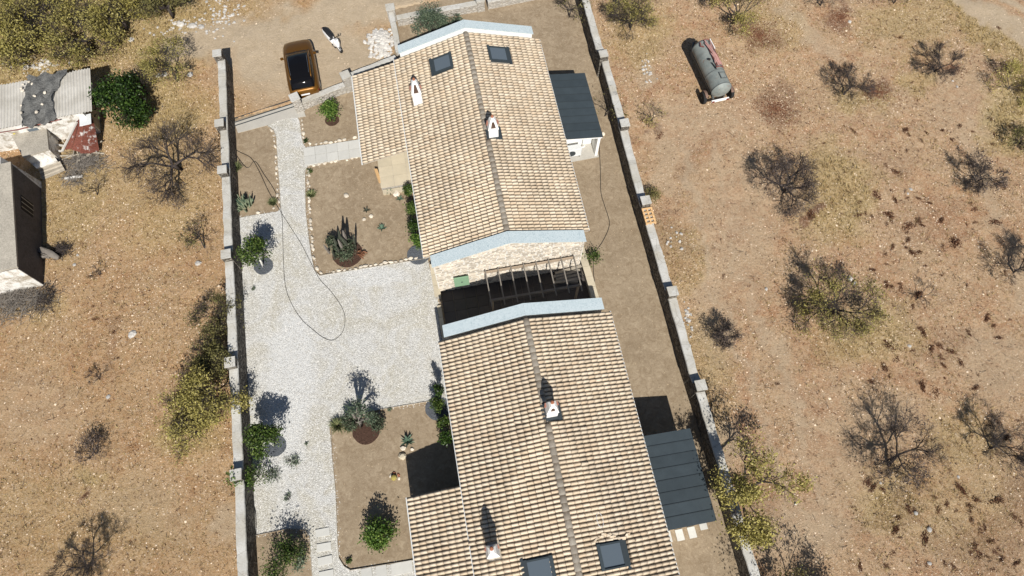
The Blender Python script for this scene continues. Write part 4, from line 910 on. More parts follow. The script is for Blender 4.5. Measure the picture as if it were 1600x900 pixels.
# single stones and small things in the beds
def boulder(a, b, s, label, mt='stonewhite', cat='stone'):
    g = random.Random(a); p = P(a, b); o = MB().rock((0, 0, 0), (s*1.1, s, s*.9), g).build('bed_stone', M[mt]); o.location = (p.x, p.y, 0); tag(o, label, cat)
boulder(541, 306, .15, 'single white stone alone in the middle of the cactus bed')
boulder(580, 338, .13, 'white stone beside the small dark succulent of the cactus bed'); boulder(569, 343, .12, 'second white stone left of the small dark succulent')
boulder(620, 303, .22, 'cream boulder among the blue agaves by the terrace'); boulder(630, 700, .14, 'white stone at the foot of the blue agave in the lower bed'); boulder(644, 702, .1, 'small cream stone right of the blue agave in the lower bed')
boulder(364, 293, .11, 'white stone at the foot of the left wall above the jointed cactus'); boulder(942, 210, .14, 'white stone at the corner of the ribbed annex roof')
boulder(629, 713, .2, 'flat brown stone between the agave and the deep shadow', 'terrace')

# ---------------------------------------------------------------- vegetation
def rdir(g, d, spread):
    a, b, c = basis(d); t = g.uniform(0, 6.283); s = spread*g.uniform(.55, 1.15); return (c*math.cos(s)+(a*math.cos(t)+b*math.sin(t))*math.sin(s)).normalized()
def grow(mb, g, p, d, L_, r_, depth, tips, spread, up, droop=0, kids=3, ratio=.72):
    n = 3; pts = [p]; q = p.copy(); dd = d.copy()
    for i in range(n):
        dd = (dd+Vector((g.uniform(-.22, .22), g.uniform(-.22, .22), g.uniform(-.14, .2)*up-droop))).normalized(); q = q+dd*(L_/n)
        if q.z < .12: q.z = .12
        pts.append(q.copy())
    rr = [r_*(1-.42*i/n) for i in range(n+1)]
    mb.tube(pts, rr, 6 if r_ > .04 else (4 if r_ > .015 else 3), r_ > .04)
    if depth <= 0: tips.append((pts[-1], dd)); tips.append((pts[-2], dd)); return
    k = kids if depth > 1 else kids
    for i in range(k):
        src = pts[-1] if i < 2 else pts[g.choice((-2, -2, -3))]
        nd = rdir(g, dd, spread); nd = (nd+Vector((0, 0, up*.18))).normalized()
        grow(mb, g, src, nd, L_*ratio*g.uniform(.8, 1.15), max(r_*.56, .0045), depth-1, tips, spread, up, droop, kids, ratio)
def tree(name, label, cat, a, b, zc, rad, leaf, nleaf, seed, depth=4, kids=3, trunk_r=.09, base=None, group=None, size=.05, bark='bark', spread=.75, up=.5, sig=.16, low=None, field=True, ball=0, zflat=.7, stub=None, nfill=0):
    """crown centre seen at (a,b) at height zc; the foot is straight below, or at base"""
    g = random.Random(seed); c = P(a, b, zc); f = c.copy(); f.z = 0
    if base: f = P(*base)
    f.z = float(gheight(f.x, f.y)[0]) if field else .0
    root = empty(name, f, 0, label, cat, group); mb = MB(); tips = []
    top = Vector((c.x-f.x, c.y-f.y, 0)); th = (zc*(.42 if low is None else low)); lean = top*.45
    q = Vector((lean.x, lean.y, th)); d0 = (Vector((top.x, top.y, zc))-q*.3).normalized()
    if stub: pass
    tb = MB(); tb.tube([(0, 0, -.1), tuple(q*.33+Vector((g.uniform(-.04, .04), g.uniform(-.04, .04), 0))), tuple(q*.7+Vector((g.uniform(-.05, .05), g.uniform(-.05, .05), 0))), tuple(q)], [trunk_r*1.25, trunk_r, trunk_r*.85, trunk_r*.8], 8)
    tb.build('trunk', M[stub or bark], root, smooth=True)
    nb = 4 if depth > 2 else 3
    L0 = rad*(1-.72)/(1-.72**(depth+1))*1.15
    for i in range(nb):
        t = 6.283*i/nb+g.uniform(-.5, .5); hv = g.uniform(.5, 1.0); dd = Vector((math.cos(t), math.sin(t), up*hv+.25)).normalized()
        grow(mb, g, q, dd, L0, trunk_r*.6, depth, tips, spread, up, kids=kids)
    mb.build('branches', M[bark], root)
    if nleaf:
        r = np.random.RandomState(seed); ctr = np.array([[*t[0]] for t in tips]); i = r.randint(0, len(ctr), nleaf)
        # clumpy: leaf density varies from limb to limb
        wgt = vnoise(ctr[:, 0]*1.0+seed, ctr[:, 1]+ctr[:, 2], 2.2, 41)**4+.015; wgt /= wgt.sum(); i = r.choice(len(ctr), nleaf, p=wgt)
        C = ctr[i]+r.normal(0, sig, (nleaf, 3))
        if nfill:
            u = r.normal(0, 1, (nfill, 3)); u /= np.linalg.norm(u, axis=1)[:, None]; u *= (r.rand(nfill)**.4)[:, None]*rad*.8; u[:, 2] *= zflat
            u *= (.75+.5*vnoise(u[:, 0]*2+seed, u[:, 1]*2+u[:, 2], 1.3/max(rad, .5), 43))[:, None]
            C = np.concatenate([C, u+np.array([top.x, top.y, zc])])
        C[:, 2] = np.maximum(C[:, 2], .06); leafcloud(C, size, r, 'foliage', M[leaf], root)
    return root
# right field
tree('almond_tree', 'sparse yellowing almond tree beyond the far end of the right wall', 'tree', 990, 20, 1.3, 1.9, 'almond', 3600, 101, 5, kids=4, trunk_r=.08, size=.04)
tree('almond_tree', 'yellow leaved almond tree at the top edge above the tank trailer', 'tree', 1158, 8, 1.5, 2.0, 'almond', 5200, 102, 5, size=.045)
tree('almond_tree', 'nearly leafless dark purple almond tree in the middle of the right field', 'tree', 1235, 283, 1.2, 2.2, 'purpledry', 3400, 103, 5, kids=4, trunk_r=.1, size=.04)
tree('almond_tree', 'wide almond tree with olive leaves over its dark shadow, right field', 'tree', 1318, 474, 1.7, 2.5, 'almond', 5500, 104, 5, kids=4, trunk_r=.1, size=.045)
tree('almond_sapling', 'small dark almond sapling near the right wall, halfway down', 'tree', 1133, 520, .8, 1.0, 'purpledry', 1300, 105, 5, kids=4, trunk_r=.05, size=.035)
tree('almond_tree', 'large yellow olive tree overhanging the right wall beside the lower annex', 'tree', 1178, 742, 4.0, 2.4, 'almond', 8500, 106, 5, trunk_r=.13, size=.055, base=(1144, 782), sig=.17, low=.5)
tree('bare_tree', 'bare grey tree with a forked trunk in the lower part of the right field', 'tree', 1420, 688, 1.5, 2.3, 'purpledry', 900, 107, 5, kids=4, trunk_r=.08, base=(1388, 728), up=.35)
tree('bare_tree', 'small bare tree right of the reddish leaf ring near the tank trailer', 'tree', 1343, 118, 1.3, 1.6, None, 0, 108, 5, kids=4, trunk_r=.06, base=(1318, 148), up=.4)
tree('bare_tree', 'small bare tree near the dirt track at the upper right', 'tree', 1484, 95, 1.2, 1.6, None, 0, 109, 5, kids=4, trunk_r=.055, base=(1459, 112), up=.35)
tree('bare_tree', 'bare grey shrub tree at the right, level with the big purple almond', 'tree', 1545, 272, 1.1, 1.5, 'purpledry', 600, 110, 5, trunk_r=.055, base=(1523, 285), up=.35, kids=4)
tree('bare_tree', 'bare tree near the right edge of the lower field', 'tree', 1572, 692, 1.2, 1.7, None, 0, 111, 5, kids=4, trunk_r=.06, base=(1545, 700), up=.35)
tree('bare_tree', 'bare tree cut off by the right edge at mid height', 'tree', 1606, 412, 1.2, 1.7, None, 0, 112, 5, kids=4, trunk_r=.06, up=.35)
tree('bare_sapling', 'tiny bare sapling with a grey twig shadow in the right field', 'tree', 1447, 458, .6, .9, None, 0, 113, 4, trunk_r=.03, base=(1433, 468), up=.35)
tree('almond_tree', 'almond tree below the bottom edge whose shadow falls into the right field', 'tree', 1278, 985, 2.2, 2.6, 'almond2', 6000, 114, 5, size=.05)
tree('almond_sapling', 'small yellowing sapling outside the wall level with the upper annex', 'tree', 1022, 178, .8, .9, 'almond', 450, 115, 4, trunk_r=.04, size=.035)
tree('bare_tree', 'thin bare shrub leaning over the right wall beside the upper annex', 'tree', 965, 155, 1.3, 1.3, 'almond2', 380, 116, 4, trunk_r=.04, base=(940, 182), size=.05)
tree('bare_tree', 'dark bare tree inside the plot at the top of the right wall', 'tree', 893, 0, 1.4, 1.2, 'almond2', 300, 117, 5, trunk_r=.05, field=False)
tree('bare_tree', 'bare tree cut by the top edge right of the small leaf ring', 'tree', 1290, -8, 1.0, 1.1, None, 0, 118, 5, trunk_r=.045)
tree('bare_tree', 'bare tree cut by the top edge before the dirt track', 'tree', 1408, -14, 1.0, 1.3, 'almond', 300, 119, 5, trunk_r=.05)
tree('dark_bush', 'dark bush on the right edge below the dirt track', 'bush', 1603, 215, .7, .9, 'almond2', 1500, 120, 4, trunk_r=.05, size=.05)
tree('straw_bush', 'golden dry bush on the track verge at the right edge', 'bush', 1580, 135, .4, 1.4, 'almond', 2600, 121, 4, trunk_r=.05, size=.04, up=.15)
tree('weed_shrub', 'ragged dry shrub against the outside of the right wall above the pallet', 'shrub', 1012, 302, .6, .75, 'almond2', 1100, 122, 4, trunk_r=.03, size=.04)
# left field
tl = [(45,15,2.8,131,'almond','broad yellow olive tree filling the top left corner'),(118,42,2.4,132,'almond','yellow olive tree above the corrugated roof, second from the left'),(10,62,2.0,133,'almond','yellow olive tree at the left edge above the corrugated roof'),(175,12,2.2,134,'almond','olive tree on the top edge left of the pale rocks'),(250,-8,1.8,135,'almond2','dark olive tree on the top edge beside the pale rocks')]
for a, b, rr, sd, lf, lb in tl: tree('olive_tree', lb, 'tree', a, b, 1.9, rr, lf, 7000, sd, 5, kids=4, trunk_r=.13, size=.06, sig=.2)
tree('almond_tree', 'pale green airy tree between the dark bush and the end of the left wall', 'tree', 250, 82, 2.0, 1.8, 'almond', 3600, 136, 5, trunk_r=.09, base=(279, 128), size=.045)
tree('fig_tree', 'dense dark green tree beside the end of the corrugated roof', 'tree', 183, 150, 1.7, 1.75, 'darkgreen', 9000, 137, 4, kids=4, trunk_r=.12, size=.075, sig=.2, nfill=900, zflat=.75)
tree('bare_tree', 'grey bare thicket behind the dark green tree', 'tree', 215, 125, 1.3, 1.5, None, 0, 138, 5, trunk_r=.06, up=.4)
tree('bare_tree', 'big black bare tree between the sheds and the left wall', 'tree', 252, 255, 1.7, 3.0, 'purpledry', 900, 139, 5, kids=4, trunk_r=.13, base=(285, 265), up=.3)
tree('bare_sapling', 'thin bare sapling near the left wall below the big black tree', 'tree', 305, 355, 1.0, 1.2, 'almond2', 350, 140, 5, trunk_r=.045, base=(320, 388))
tree('scrub_tree', 'brown green scrub tree against the left wall, highest of the row', 'tree', 332, 490, 1.2, 1.5, 'almond2', 3200, 141, 5, kids=4, size=.045, trunk_r=.06)
tree('scrub_tree', 'olive and purple scrub tree against the left wall, second of the row', 'tree', 326, 560, 1.3, 1.5, 'almond2', 4200, 142, 5, kids=4, size=.05, trunk_r=.07)
tree('scrub_tree', 'largest dark scrub tree of the row against the left wall', 'tree', 312, 622, 1.9, 2.1, 'almond', 7500, 143, 5, kids=4, size=.055, trunk_r=.09)
tree('scrub_tree', 'yellow edged scrub tree at the lower end of the row by the left wall', 'tree', 300, 672, 1.0, 1.5, 'almond', 3200, 144, 5, size=.045, trunk_r=.06)
tree('dark_shrub', 'small round dark shrub alone in the lower left field', 'shrub', 143, 705, .6, .8, 'purpledry', 1200, 145, 5, trunk_r=.04, size=.035)
tree('bare_tree', 'bare dark tree at the bottom of the left field', 'tree', 130, 868, 1.4, 1.7, None, 0, 146, 5, kids=4, trunk_r=.06, base=(137, 898), up=.4)
tree('bare_sapling', 'thin bare sapling near the shed corner', 'tree', 145, 290, .7, .9, None, 0, 147, 4, trunk_r=.035, base=(153, 305))
tree('bare_sapling', 'tiny bare sapling below the ruined building', 'tree', 150, 425, .5, .6, None, 0, 148, 4, trunk_r=.025)
tree('bare_sapling', 'tiny bare sapling in the middle of the left field', 'tree', 150, 588, .5, .7, None, 0, 149, 4, trunk_r=.025)
# court trees
tree('citrus_tree', 'round green citrus tree with a white painted trunk, upper courtyard', 'tree', 394, 387, 1.8, .85, 'citrus', 2600, 151, 3, kids=4, trunk_r=.06, base=(412, 418), size=.06, field=False, stub='limewash', nfill=900, sig=.12, low=.62)
tree('citrus_tree', 'round green citrus tree with a white painted trunk, lower courtyard', 'tree', 404, 683, 2.0, .85, 'citrus', 2600, 152, 3, kids=4, trunk_r=.06, base=(430, 697), size=.06, field=False, stub='limewash', nfill=900, sig=.12, low=.62)
tree('garden_tree', 'feathery dark green tree in the corner bed at the bottom left', 'tree', 437, 868, 1.5, 1.0, 'citrus', 3000, 153, 4, trunk_r=.05, base=(452, 880), size=.045, field=False, nfill=300)
tree('garden_shrub', 'bright green leafy shrub in the large lower bed', 'shrub', 590, 832, .95, .72, 'bright', 2300, 154, 3, kids=4, trunk_r=.04, size=.06, field=False, nfill=1100, zflat=1.2)
tree('garden_shrub', 'feathery yellow green shrub in its mulch ring near the gate', 'shrub', 512, 168, .8, .6, 'bright', 1700, 155, 3, kids=4, trunk_r=.03, size=.055, field=False, base=(518, 184), nfill=500)
tree('olive_tree', 'grey green tree behind the upper house at the top of the plot', 'tree', 672, 24, 1.9, 1.15, 'oliveleaf', 3400, 156, 4, trunk_r=.07, size=.05, field=False, nfill=900, zflat=1.1)
tree('olive_bush', 'small grey green bush right of the grey green tree behind the upper house', 'bush', 712, 32, .9, .55, 'oliveleaf', 900, 157, 3, trunk_r=.03, size=.05, field=False)
tree('wall_creeper', 'bright green bush spilling over the left wall below the lower citrus', 'bush', 366, 745, 1.6, .55, 'bright', 1000, 158, 3, kids=4, trunk_r=.03, size=.06, field=False, base=(392, 745), nfill=250)
tree('garden_tree', 'thin leafy sapling beside the left wall below the lower citrus', 'tree', 398, 735, 1.1, .65, 'citrus', 600, 159, 4, trunk_r=.03, size=.045, field=False, base=(405, 748))
tree('patio_plant', 'dark potted plant at the soil side end of the patio', 'plant', 924, 404, .4, .42, 'citrus', 500, 160, 3, trunk_r=.02, size=.05, field=False)
def bush(a, b, z, r_, leaf, n, label, seed, size=.045, zs=.8, cat='shrub', name='low_shrub'):
    r = np.random.RandomState(seed); c = P(a, b, z); root = empty(name, (c.x, c.y, 0), 0, label, cat); g = random.Random(seed); mb = MB()
    for i in range(14):
        t = g.uniform(0, 6.28); e = r_*g.uniform(.5, .95); mb.tube([(0, 0, 0), (math.cos(t)*e*.4, math.sin(t)*e*.4, z*.7), (math.cos(t)*e, math.sin(t)*e, z*g.uniform(.8, 1.5))], [.014, .01, .005], 4)
    mb.build('stems', M['bark'], root)
    k = 9; cc = r.normal(0, 1, (k, 3)); cc /= np.linalg.norm(cc, axis=1)[:, None]; cc *= r_*.55; cc[:, 2] *= zs; i = r.randint(0, k, n)
    C = cc[i]+r.normal(0, r_*.24, (n, 3)); C[:, 2] += z; C[:, 2] = np.maximum(C[:, 2], .04); leafcloud(C, size, r, 'foliage', M[leaf], root); return root
# hedge along the upper house and shrubs near the lower one
for i, (a, b, h, r_, lf, lb) in enumerate(((638,298,.8,.35,'citrus','small dark conifer between the terrace and the upper house'),(644,325,.9,.42,'citrus','clump of the dark hedge along the upper house, farthest up'),(646,350,.9,.42,'darkgreen','clump of the dark hedge along the upper house, in the middle'),(650,378,.8,.48,'bright','bright clump at the lower end of the hedge along the upper house'),(684,632,.9,.42,'citrus','round green shrub on the slate patch beside the lower house'),(693,662,.8,.36,'citrus','shrub against the lower house below the slate patch'),(697,682,.8,.4,'darkgreen','shrub against the lower house just above the deep shadow'))):
    bush(a, b, h, r_, lf, 1100, lb, 200+i, .05, 1.3)
bush(685, 608, 1.4, .28, 'darkgreen', 900, 'slender dark cypress rising from the slate patch by the lower house', 210, .045, 3.2, 'tree', 'cypress')
for i, (a, b, r_, lf, n, lb) in enumerate(((456,720,.42,'greygreen',380,'sprawling grey green weed on the gravel right of the lower citrus'),(427,742,.5,'greygreen',420,'sprawling grey green weed on the gravel below the lower citrus'),(450,777,.25,'greygreen',120,'little grey weed on the gravel above the corner bed'),(478,693,.12,'greygreen',40,'tiny weed on the gravel left of the large lower bed'),(483,267,.2,'citrus',200,'small dark green shrub at the top corner of the cactus bed'),(478,220,.17,'darkgreen',160,'small dark green shrub at the corner of the small upper bed'),(545,876,.16,'citrus',160,'small dark shrub in the bottom corner of the large lower bed'),(396,451,.14,'greygreen',60,'tiny weed on the gravel below the upper citrus'),(609,640,.16,'greygreen',50,'tiny weed on the gravel right of the pruned olive'),(601,280,.3,'greygreen',300,'straggly grey plant at the left edge of the terrace'),(606,292,.32,'greentwig',300,'straggly grey plant below the leaning plank'),(440,878,.01,'citrus',1,'')) ):
    if lb: bush(a, b, .1, r_, lf, n, lb, 230+i, .035, .4, 'plant', 'low_plant')
bush(470, 878, .5, .45, 'greygreen', 500, 'pale grey green shrub right of the feathery tree in the corner bed', 260)
def grass_clump(a, b, n, h, label, seed, mt='grassblade'):
    g = random.Random(seed); p = P(a, b); m = MB()
    for _ in range(n):
        t = g.uniform(0, 6.28); L_ = h*g.uniform(.6, 1.1); fl = g.uniform(.2, .9); e = Vector((math.cos(t)*L_*fl, math.sin(t)*L_*fl, L_*(1-fl*.6))); s = Vector((-math.sin(t), math.cos(t), 0))*.010
        q = Vector((math.cos(t)*.05, math.sin(t)*.05, 0)); mid = q+e*.6+Vector((0, 0, L_*.12)); n0 = len(m.v)
        m.v += [tuple(q-s), tuple(q+s), tuple(mid+s), tuple(mid-s), tuple(q+e)]; m.face((n0, n0+1, n0+2, n0+3)); m.face((n0+3, n0+2, n0+4))
    o = m.build('grass_clump', M[mt]); o.location = p; tag(o, label, 'ornamental grass')
for i, (a, b, n, h, lb) in enumerate(((371,264,240,.5,'fountain grass at the foot of the left wall in the long bed'),(427,318,220,.38,'fountain grass in the lower corner of the long bed'),(487,306,220,.42,'fountain grass on the left edge of the cactus bed'),(529,666,300,.6,'large fountain grass left of the pruned olive'),(546,668,220,.5,'darker fountain grass between the large clump and the pruned olive'))): grass_clump(a, b, n, h, lb, 300+i)
# jointed cactus, columnar cacti, agaves
def agave(a, b, n, L_, label, seed, z0=0, mt='agave'):
    g = random.Random(seed); p = P(a, b); root = empty('agave', (p.x, p.y, z0), 0, label, 'agave')
    for i in range(n):
        t = 6.283*i/n*2.4+g.uniform(-.2, .2); el = .25+.9*(i/n); w0 = L_*.11; m = MB(); d = Vector((math.cos(t), math.sin(t), 0)); s = Vector((-math.sin(t), math.cos(t), 0))
        rg = []
        for k, (u, ww) in enumerate(((0, .6), (.35, 1), (.7, .75), (1, .04))):
            q = d*(L_*u*math.cos(el))+Vector((0, 0, L_*u*math.sin(el)+.03)); rg.append([tuple(q-s*w0*ww+Vector((0, 0, w0*ww*.5))), tuple(q-Vector((0, 0, w0*ww*.2))), tuple(q+s*w0*ww+Vector((0, 0, w0*ww*.5))), tuple(q+Vector((0, 0, w0*ww*.12)))])
        m.loft(rg).build('leaf', M[mt], root)
    return root
agave(637, 690, 16, .42, 'blue green agave rosette left of the deep shadow in the lower bed', 1)
agave(597, 358, 13, .32, 'small agave rosette in the middle right of the cactus bed', 2)
agave(610, 302, 12, .3, 'teal agave left of the cream boulder near the terrace', 3); agave(625, 312, 12, .28, 'teal agave below the cream boulder near the terrace', 4); agave(628, 294, 12, .28, 'teal agave above the cream boulder near the terrace', 5)
agave(573, 330, 12, .26, 'small dark succulent above two white stones in the cactus bed', 6, mt='cactus')
def column(m, x_, y_, h, r_, g, lean=.08, sides=10):
    lx, ly = g.uniform(-lean, lean)*h, g.uniform(-lean, lean)*h; n = 6
    pts = [(x_+lx*(i/n), y_+ly*(i/n), h*i/n) for i in range(n+1)]; rr = [r_*(.85+.15*math.sin(i*2.1)) for i in range(n)]+[r_*.35]
    n0 = len(m.v); m.tube(pts, rr, sides)
    for i in range(n0, len(m.v)):
        if (i-n0) % 2: v = m.v[i]; k = min(n, (i-n0)//sides); m.v[i] = (pts[k][0]+(v[0]-pts[k][0])*.76, pts[k][1]+(v[1]-pts[k][1])*.76, v[2])
g = random.Random(5); cb = empty('columnar_cactus', P(538, 382), 0, 'cluster of tall grey green columnar cacti in the mulch ring', 'cactus'); o0 = P(538, 382)
for (a, b, h, r_) in ((531,383,1.7,.10),(537,379,2.05,.11),(544,377,1.9,.11),(551,380,1.85,.10),(556,375,1.6,.07),(524,390,1.1,.08),(515,382,1.2,.08),(534,388,1.3,.09),(546,389,1.0,.08),(540,384,1.5,.09)):
    q = P(a, b+14)-o0; m = MB(); column(m, q.x, q.y, h, r_, g, .13); m.build('stem', M['cactus'] if (a+b) % 3 else M['barkgrey'], cb)
bush(536, 390, .55, .72, 'darkolive', 3200, 'mound of dark green foliage at the foot of the tall columnar cacti', 271, .05, .5)
bush(517, 376, .7, .36, 'darkolive', 900, 'grey twiggy shrub left of the tall columnar cacti', 272, .04)
bush(565, 395, .12, .3, 'litter', 120, 'scatter of reddish dried pads right of the tall columnar cacti', 273, .06, .3, 'plant')
g = random.Random(6); jc = empty('jointed_cactus', P(384, 322), 0, 'grey green jointed cactus bush beside the left wall', 'cactus')
for i in range(90):
    t = g.uniform(0, 6.28); q = g.uniform(.03, .58); h = g.uniform(.35, .8)*(1-.4*q); m = MB(); m.tube([(math.cos(t)*q*.5, math.sin(t)*q*.5, 0), (math.cos(t)*q*.9, math.sin(t)*q*.9, h*.6), (math.cos(t)*q, math.sin(t)*q, h)], [.03, .04, .018], 6); m.build('stem', M['agave'] if i % 5 == 0 else M['greypad'] if 'greypad' in M else M.setdefault('greypad', simple('pale_cactus_skin', (.22,.26,.17), .7, var=.25, rnd=.2)), jc)
bc = empty('barrel_cactus', P(616, 747), 0, 'golden barrel cactus with three pale stones in the lower bed', 'cactus'); m = MB(); m.lathe((0, 0, 0), [(.05, 0), (.13, .05), (.155, .13), (.13, .2), (.05, .24)], 16)
for i in range(len(m.v)):
    if i % 2: v = m.v[i]; m.v[i] = (v[0]*.85, v[1]*.85, v[2])
m.build('body', simple('golden_spines', (.36,.30,.09), .8, var=.25), bc)
for i, (dx, dy) in enumerate(((.2,.14),(-.18,.1),(-.02,.24),(.24,-.02))): 
    o = MB().rock((0, 0, 0), (.1, .07, .07), random.Random(i)).build('stone', M['stonewhite'] if i % 2 else M['terracotta'], bc); o.location = (dx, dy, 0)
# pruned olive: thick pale limbs cut short with sprouting tips
po = empty('pruned_olive', P(565, 664), 0, 'pruned olive tree with thick pale limbs and small sprouts', 'tree'); g = random.Random(9)
m = MB(); m.tube([(0, 0, -.05), (.02, .0, .5), (-.04, .05, .9)], [.15, .12, .11], 9); m.build('trunk', M['barkgrey'], po, smooth=True)
tipsO = []
for (dx, dy, dz, r0_) in ((.40,.25,1.2,.085),(-.10,.25,1.35,.085),(.75,-.05,.9,.07),(.12,.6,1.0,.07)):
    m = MB(); e = Vector((dx, dy, .85+dz)); m.tube([(-.03, .04, .82), tuple(Vector((dx*.45, dy*.4, .85+dz*.55))), tuple(e)], [r0_*1.15, r0_, r0_*.75], 8); m.build('limb', M['barkgrey'], po, smooth=True); tipsO.append(e)
r = np.random.RandomState(3); C = np.concatenate([np.array(t)+r.normal(0, .16, (240, 3)) for t in tipsO]); leafcloud(C, .05, r, 'foliage', M['oliveleaf'], po)
bush(549, 655, .85, .5, 'darkolive', 2200, 'dark green shrub under the pruned olive on its left', 274); bush(584, 660, .5, .55, 'darkolive', 1800, 'low green shrub under the pruned olive on its right', 275, .05, .5)

# dried thistle clumps, each a thing of its own
TH_PX = [(1333,206,9),(1413,205,10),(1418,212,7),(1460,219,8),(1378,243,7),(1385,258,8),(1372,248,5),(1392,250,5),(1400,270,10),(1368,305,15),(1397,312,11),(1419,309,6),(1387,335,10),(1392,344,7),(1340,337,8),(1315,334,6),(1363,338,6),(1435,345,12),(1441,352,8),(1421,353,11),(1418,363,7),(1419,375,10),(1396,384,8),(1411,381,5),(1490,380,17),(1475,384,7),(1470,345,9),(1516,318,9),(1521,328,9),(1524,348,7),(1554,349,13),(1569,294,10),(1452,317,7),(1425,396,8),(1437,394,8),(1383,397,6),(1387,413,5),(1475,428,7),(1385,445,10),(1394,448,8),(1408,449,7),(1433,461,14),(1427,479,7),(1543,491,8),(1541,500,8),(1553,509,6),(1559,528,7),(1435,514,9),(1442,520,8),(1386,540,11),(1427,546,8),(1455,545,9),(1468,541,9),(1485,550,10),(1470,558,8),(1475,562,6),(1400,560,10),(1380,574,10),(1385,578,7),(1500,568,8),(1497,586,5),(1573,566,7),(1440,604,10),(1463,611,10),(1378,765,8),(1419,797,10),(1404,809,10),(1417,790,7),(1464,797,10),(1480,790,9),(1497,787,9),(1517,812,11),(1553,783,15),(1460,826,10),(1405,840,6),(1493,855,8),(1525,852,12),(1535,866,11),(1592,878,11),(1594,815,9),(1030,211,13),(1266,338,13),(1520,205,7),(1548,187,9),(1560,45,8),(1480,74,8),(1427,128,7),(1405,60,6),(1555,212,8),(1555,225,7),(1137,205,5),(1500,48,6),(1130,432,5),(1218,205,5)]
g = random.Random(91)
for _ in range(38): TH_PX.append((g.uniform(1340, 1598), g.uniform(735, 898), g.choice((5,6,7,8,10,12,14))))
for _ in range(10): TH_PX.append((g.uniform(1380, 1598), g.uniform(600, 735), g.choice((5,6,7,9))))
for _ in range(55): TH_PX.append((g.gauss(1450, 75), g.uniform(190, 620), g.choice((4,4,5,6,7))))
TH_PX = [t for t in TH_PX if t[0] < 1600]
proto = []
for s in range(4):
    r = np.random.RandomState(400+s); n = 230; u = r.normal(0, 1, (n, 3)); u /= np.linalg.norm(u, axis=1)[:, None]; u *= (r.rand(n)**.5)[:, None]; u[:, 2] = np.abs(u[:, 2])*.55; u[:, 0] *= 1.2; u[:, 1] *= .85; u += (r.rand(n, 3)-.5)*.3
    o = leafcloud(u, .18, r, 'thistle_clump', M['thistle'], elong=.36); proto.append(o)
g = random.Random(77)
LAND = [(1290,450,'near the wide olive leaved almond'),(1235,283,'below the dark purple almond tree'),(1520,260,'beside the grey shrub tree at the right'),(1410,215,'above the scattered clump field, level with the tank trailer'),(1385,260,'right of the dark purple almond tree'),(1420,350,'in the dense patch right of the two white rocks'),(1440,410,'below the two white rocks'),(1430,520,'right of the yellow grass under the wide almond'),(1480,550,'in the middle of the lower clump patch'),(1550,500,'in the file of clumps near the right edge'),(1590,420,'by the bare tree on the right edge'),(1390,680,'above the forked bare tree'),(1405,800,'below the forked bare tree'),(1480,790,'in the row right of the forked bare tree'),(1560,860,'near the bottom right corner'),(1460,840,'near the bottom edge'),(1480,90,'by the small bare tree near the dirt track'),(1560,200,'by the dark bush on the right edge'),(1320,30,'near the leaf ring at the top'),(1030,210,'outside the wall level with the upper annex'),(1130,432,'alone on the bare ground near the wall'),(1137,205,'alone below the tank trailer'),(1218,205,'by the leaf ring below the tank trailer'),(1365,150,'by the reddest leaf ring'),(1560,570,'near the right edge, lower half'),(1450,605,'between the almond and the forked bare tree'),(1350,335,'left of the big round clump')]
for i, (a, b, s) in enumerate(TH_PX):
    o = proto[i] if i < 4 else link_mesh('thistle_clump', proto[i % 4].data); p = P(a, b); o.location = (p.x, p.y, float(gheight(p.x, p.y)[0])-.02); q = s*(.66 if b > 700 else .82)*.0335; o.scale = (q*g.uniform(.7, 1.4), q*g.uniform(.6, 1.05), q*g.uniform(.3, .7)); o.rotation_euler = (0, 0, g.uniform(0, 6.28))
    lm = min(LAND, key=lambda k: (k[0]-a)**2+(k[1]-b)**2); sz = 'large' if s >= 12 else 'middling' if s >= 9 else 'small' if s >= 7 else 'tiny'
    tag(o, '%s dark brown dried clump %s' % (sz, lm[2]), 'dried shrub', 'dried clumps in the right-hand field')
for i, (a, b, s, sy) in enumerate(((135,775,8,1.8),(150,500,10,1),(180,520,8,1.3),(147,480,7,1),(185,560,6,1),(150,560,5,1.4),(168,500,5,1),(270,425,6,1),(216,380,8,1),(180,490,6,1),(310,430,6,1))):
    o = link_mesh('thistle_clump', proto[i % 4].data); p = P(a, b); o.location = (p.x, p.y, float(gheight(p.x, p.y)[0])-.02); q = s*.5*.034; o.scale = (q, q*sy, q*.6)
    tag(o, 'small brown dried clump on the pale ground of the left-hand field', 'dried shrub', 'dried clumps in the left-hand field')
# fallen twigs
g = random.Random(55); m = MB()
for _ in range(420):
    a = g.choice((g.uniform(0, 335), g.uniform(1100, 1600), g.uniform(1100, 1600))); b = g.uniform(120, 900)
    if a < 170 and b < 460: continue
    p = P(a, b); z = float(gheight(p.x, p.y)[0])+.015; t = g.uniform(0, 6.28); L_ = g.uniform(.1, .45); q = Vector((p.x, p.y, z)); d = Vector((math.cos(t), math.sin(t), .05))
    m.tube([q, q+d*L_*.5+Vector((g.uniform(-.04, .04), g.uniform(-.04, .04), .02)), q+d*L_+Vector((0, 0, .03))], [.009, .008, .004], 3, False)
m.build('fallen_twigs', M['bark'], kind='stuff')

# ---------------------------------------------------------------- pallet
pc = P(1014, 337, 1.45); pr = empty('pallet', (pc.x, pc.y, 0), R(10), 'new orange wooden pallet resting on top of the right wall', 'pallet')
zt = 1.37
for xx in (-.24, 0, .24): MB().box((xx-.045, -.5, zt), (xx+.045, .5, zt+.09)).build('runner', M['pallet'], pr)
for i in range(5): MB().box((-.29, -.5+i*.225, zt+.092), (.29, -.5+i*.225+.09, zt+.112)).build('slat', M['pallet'], pr)

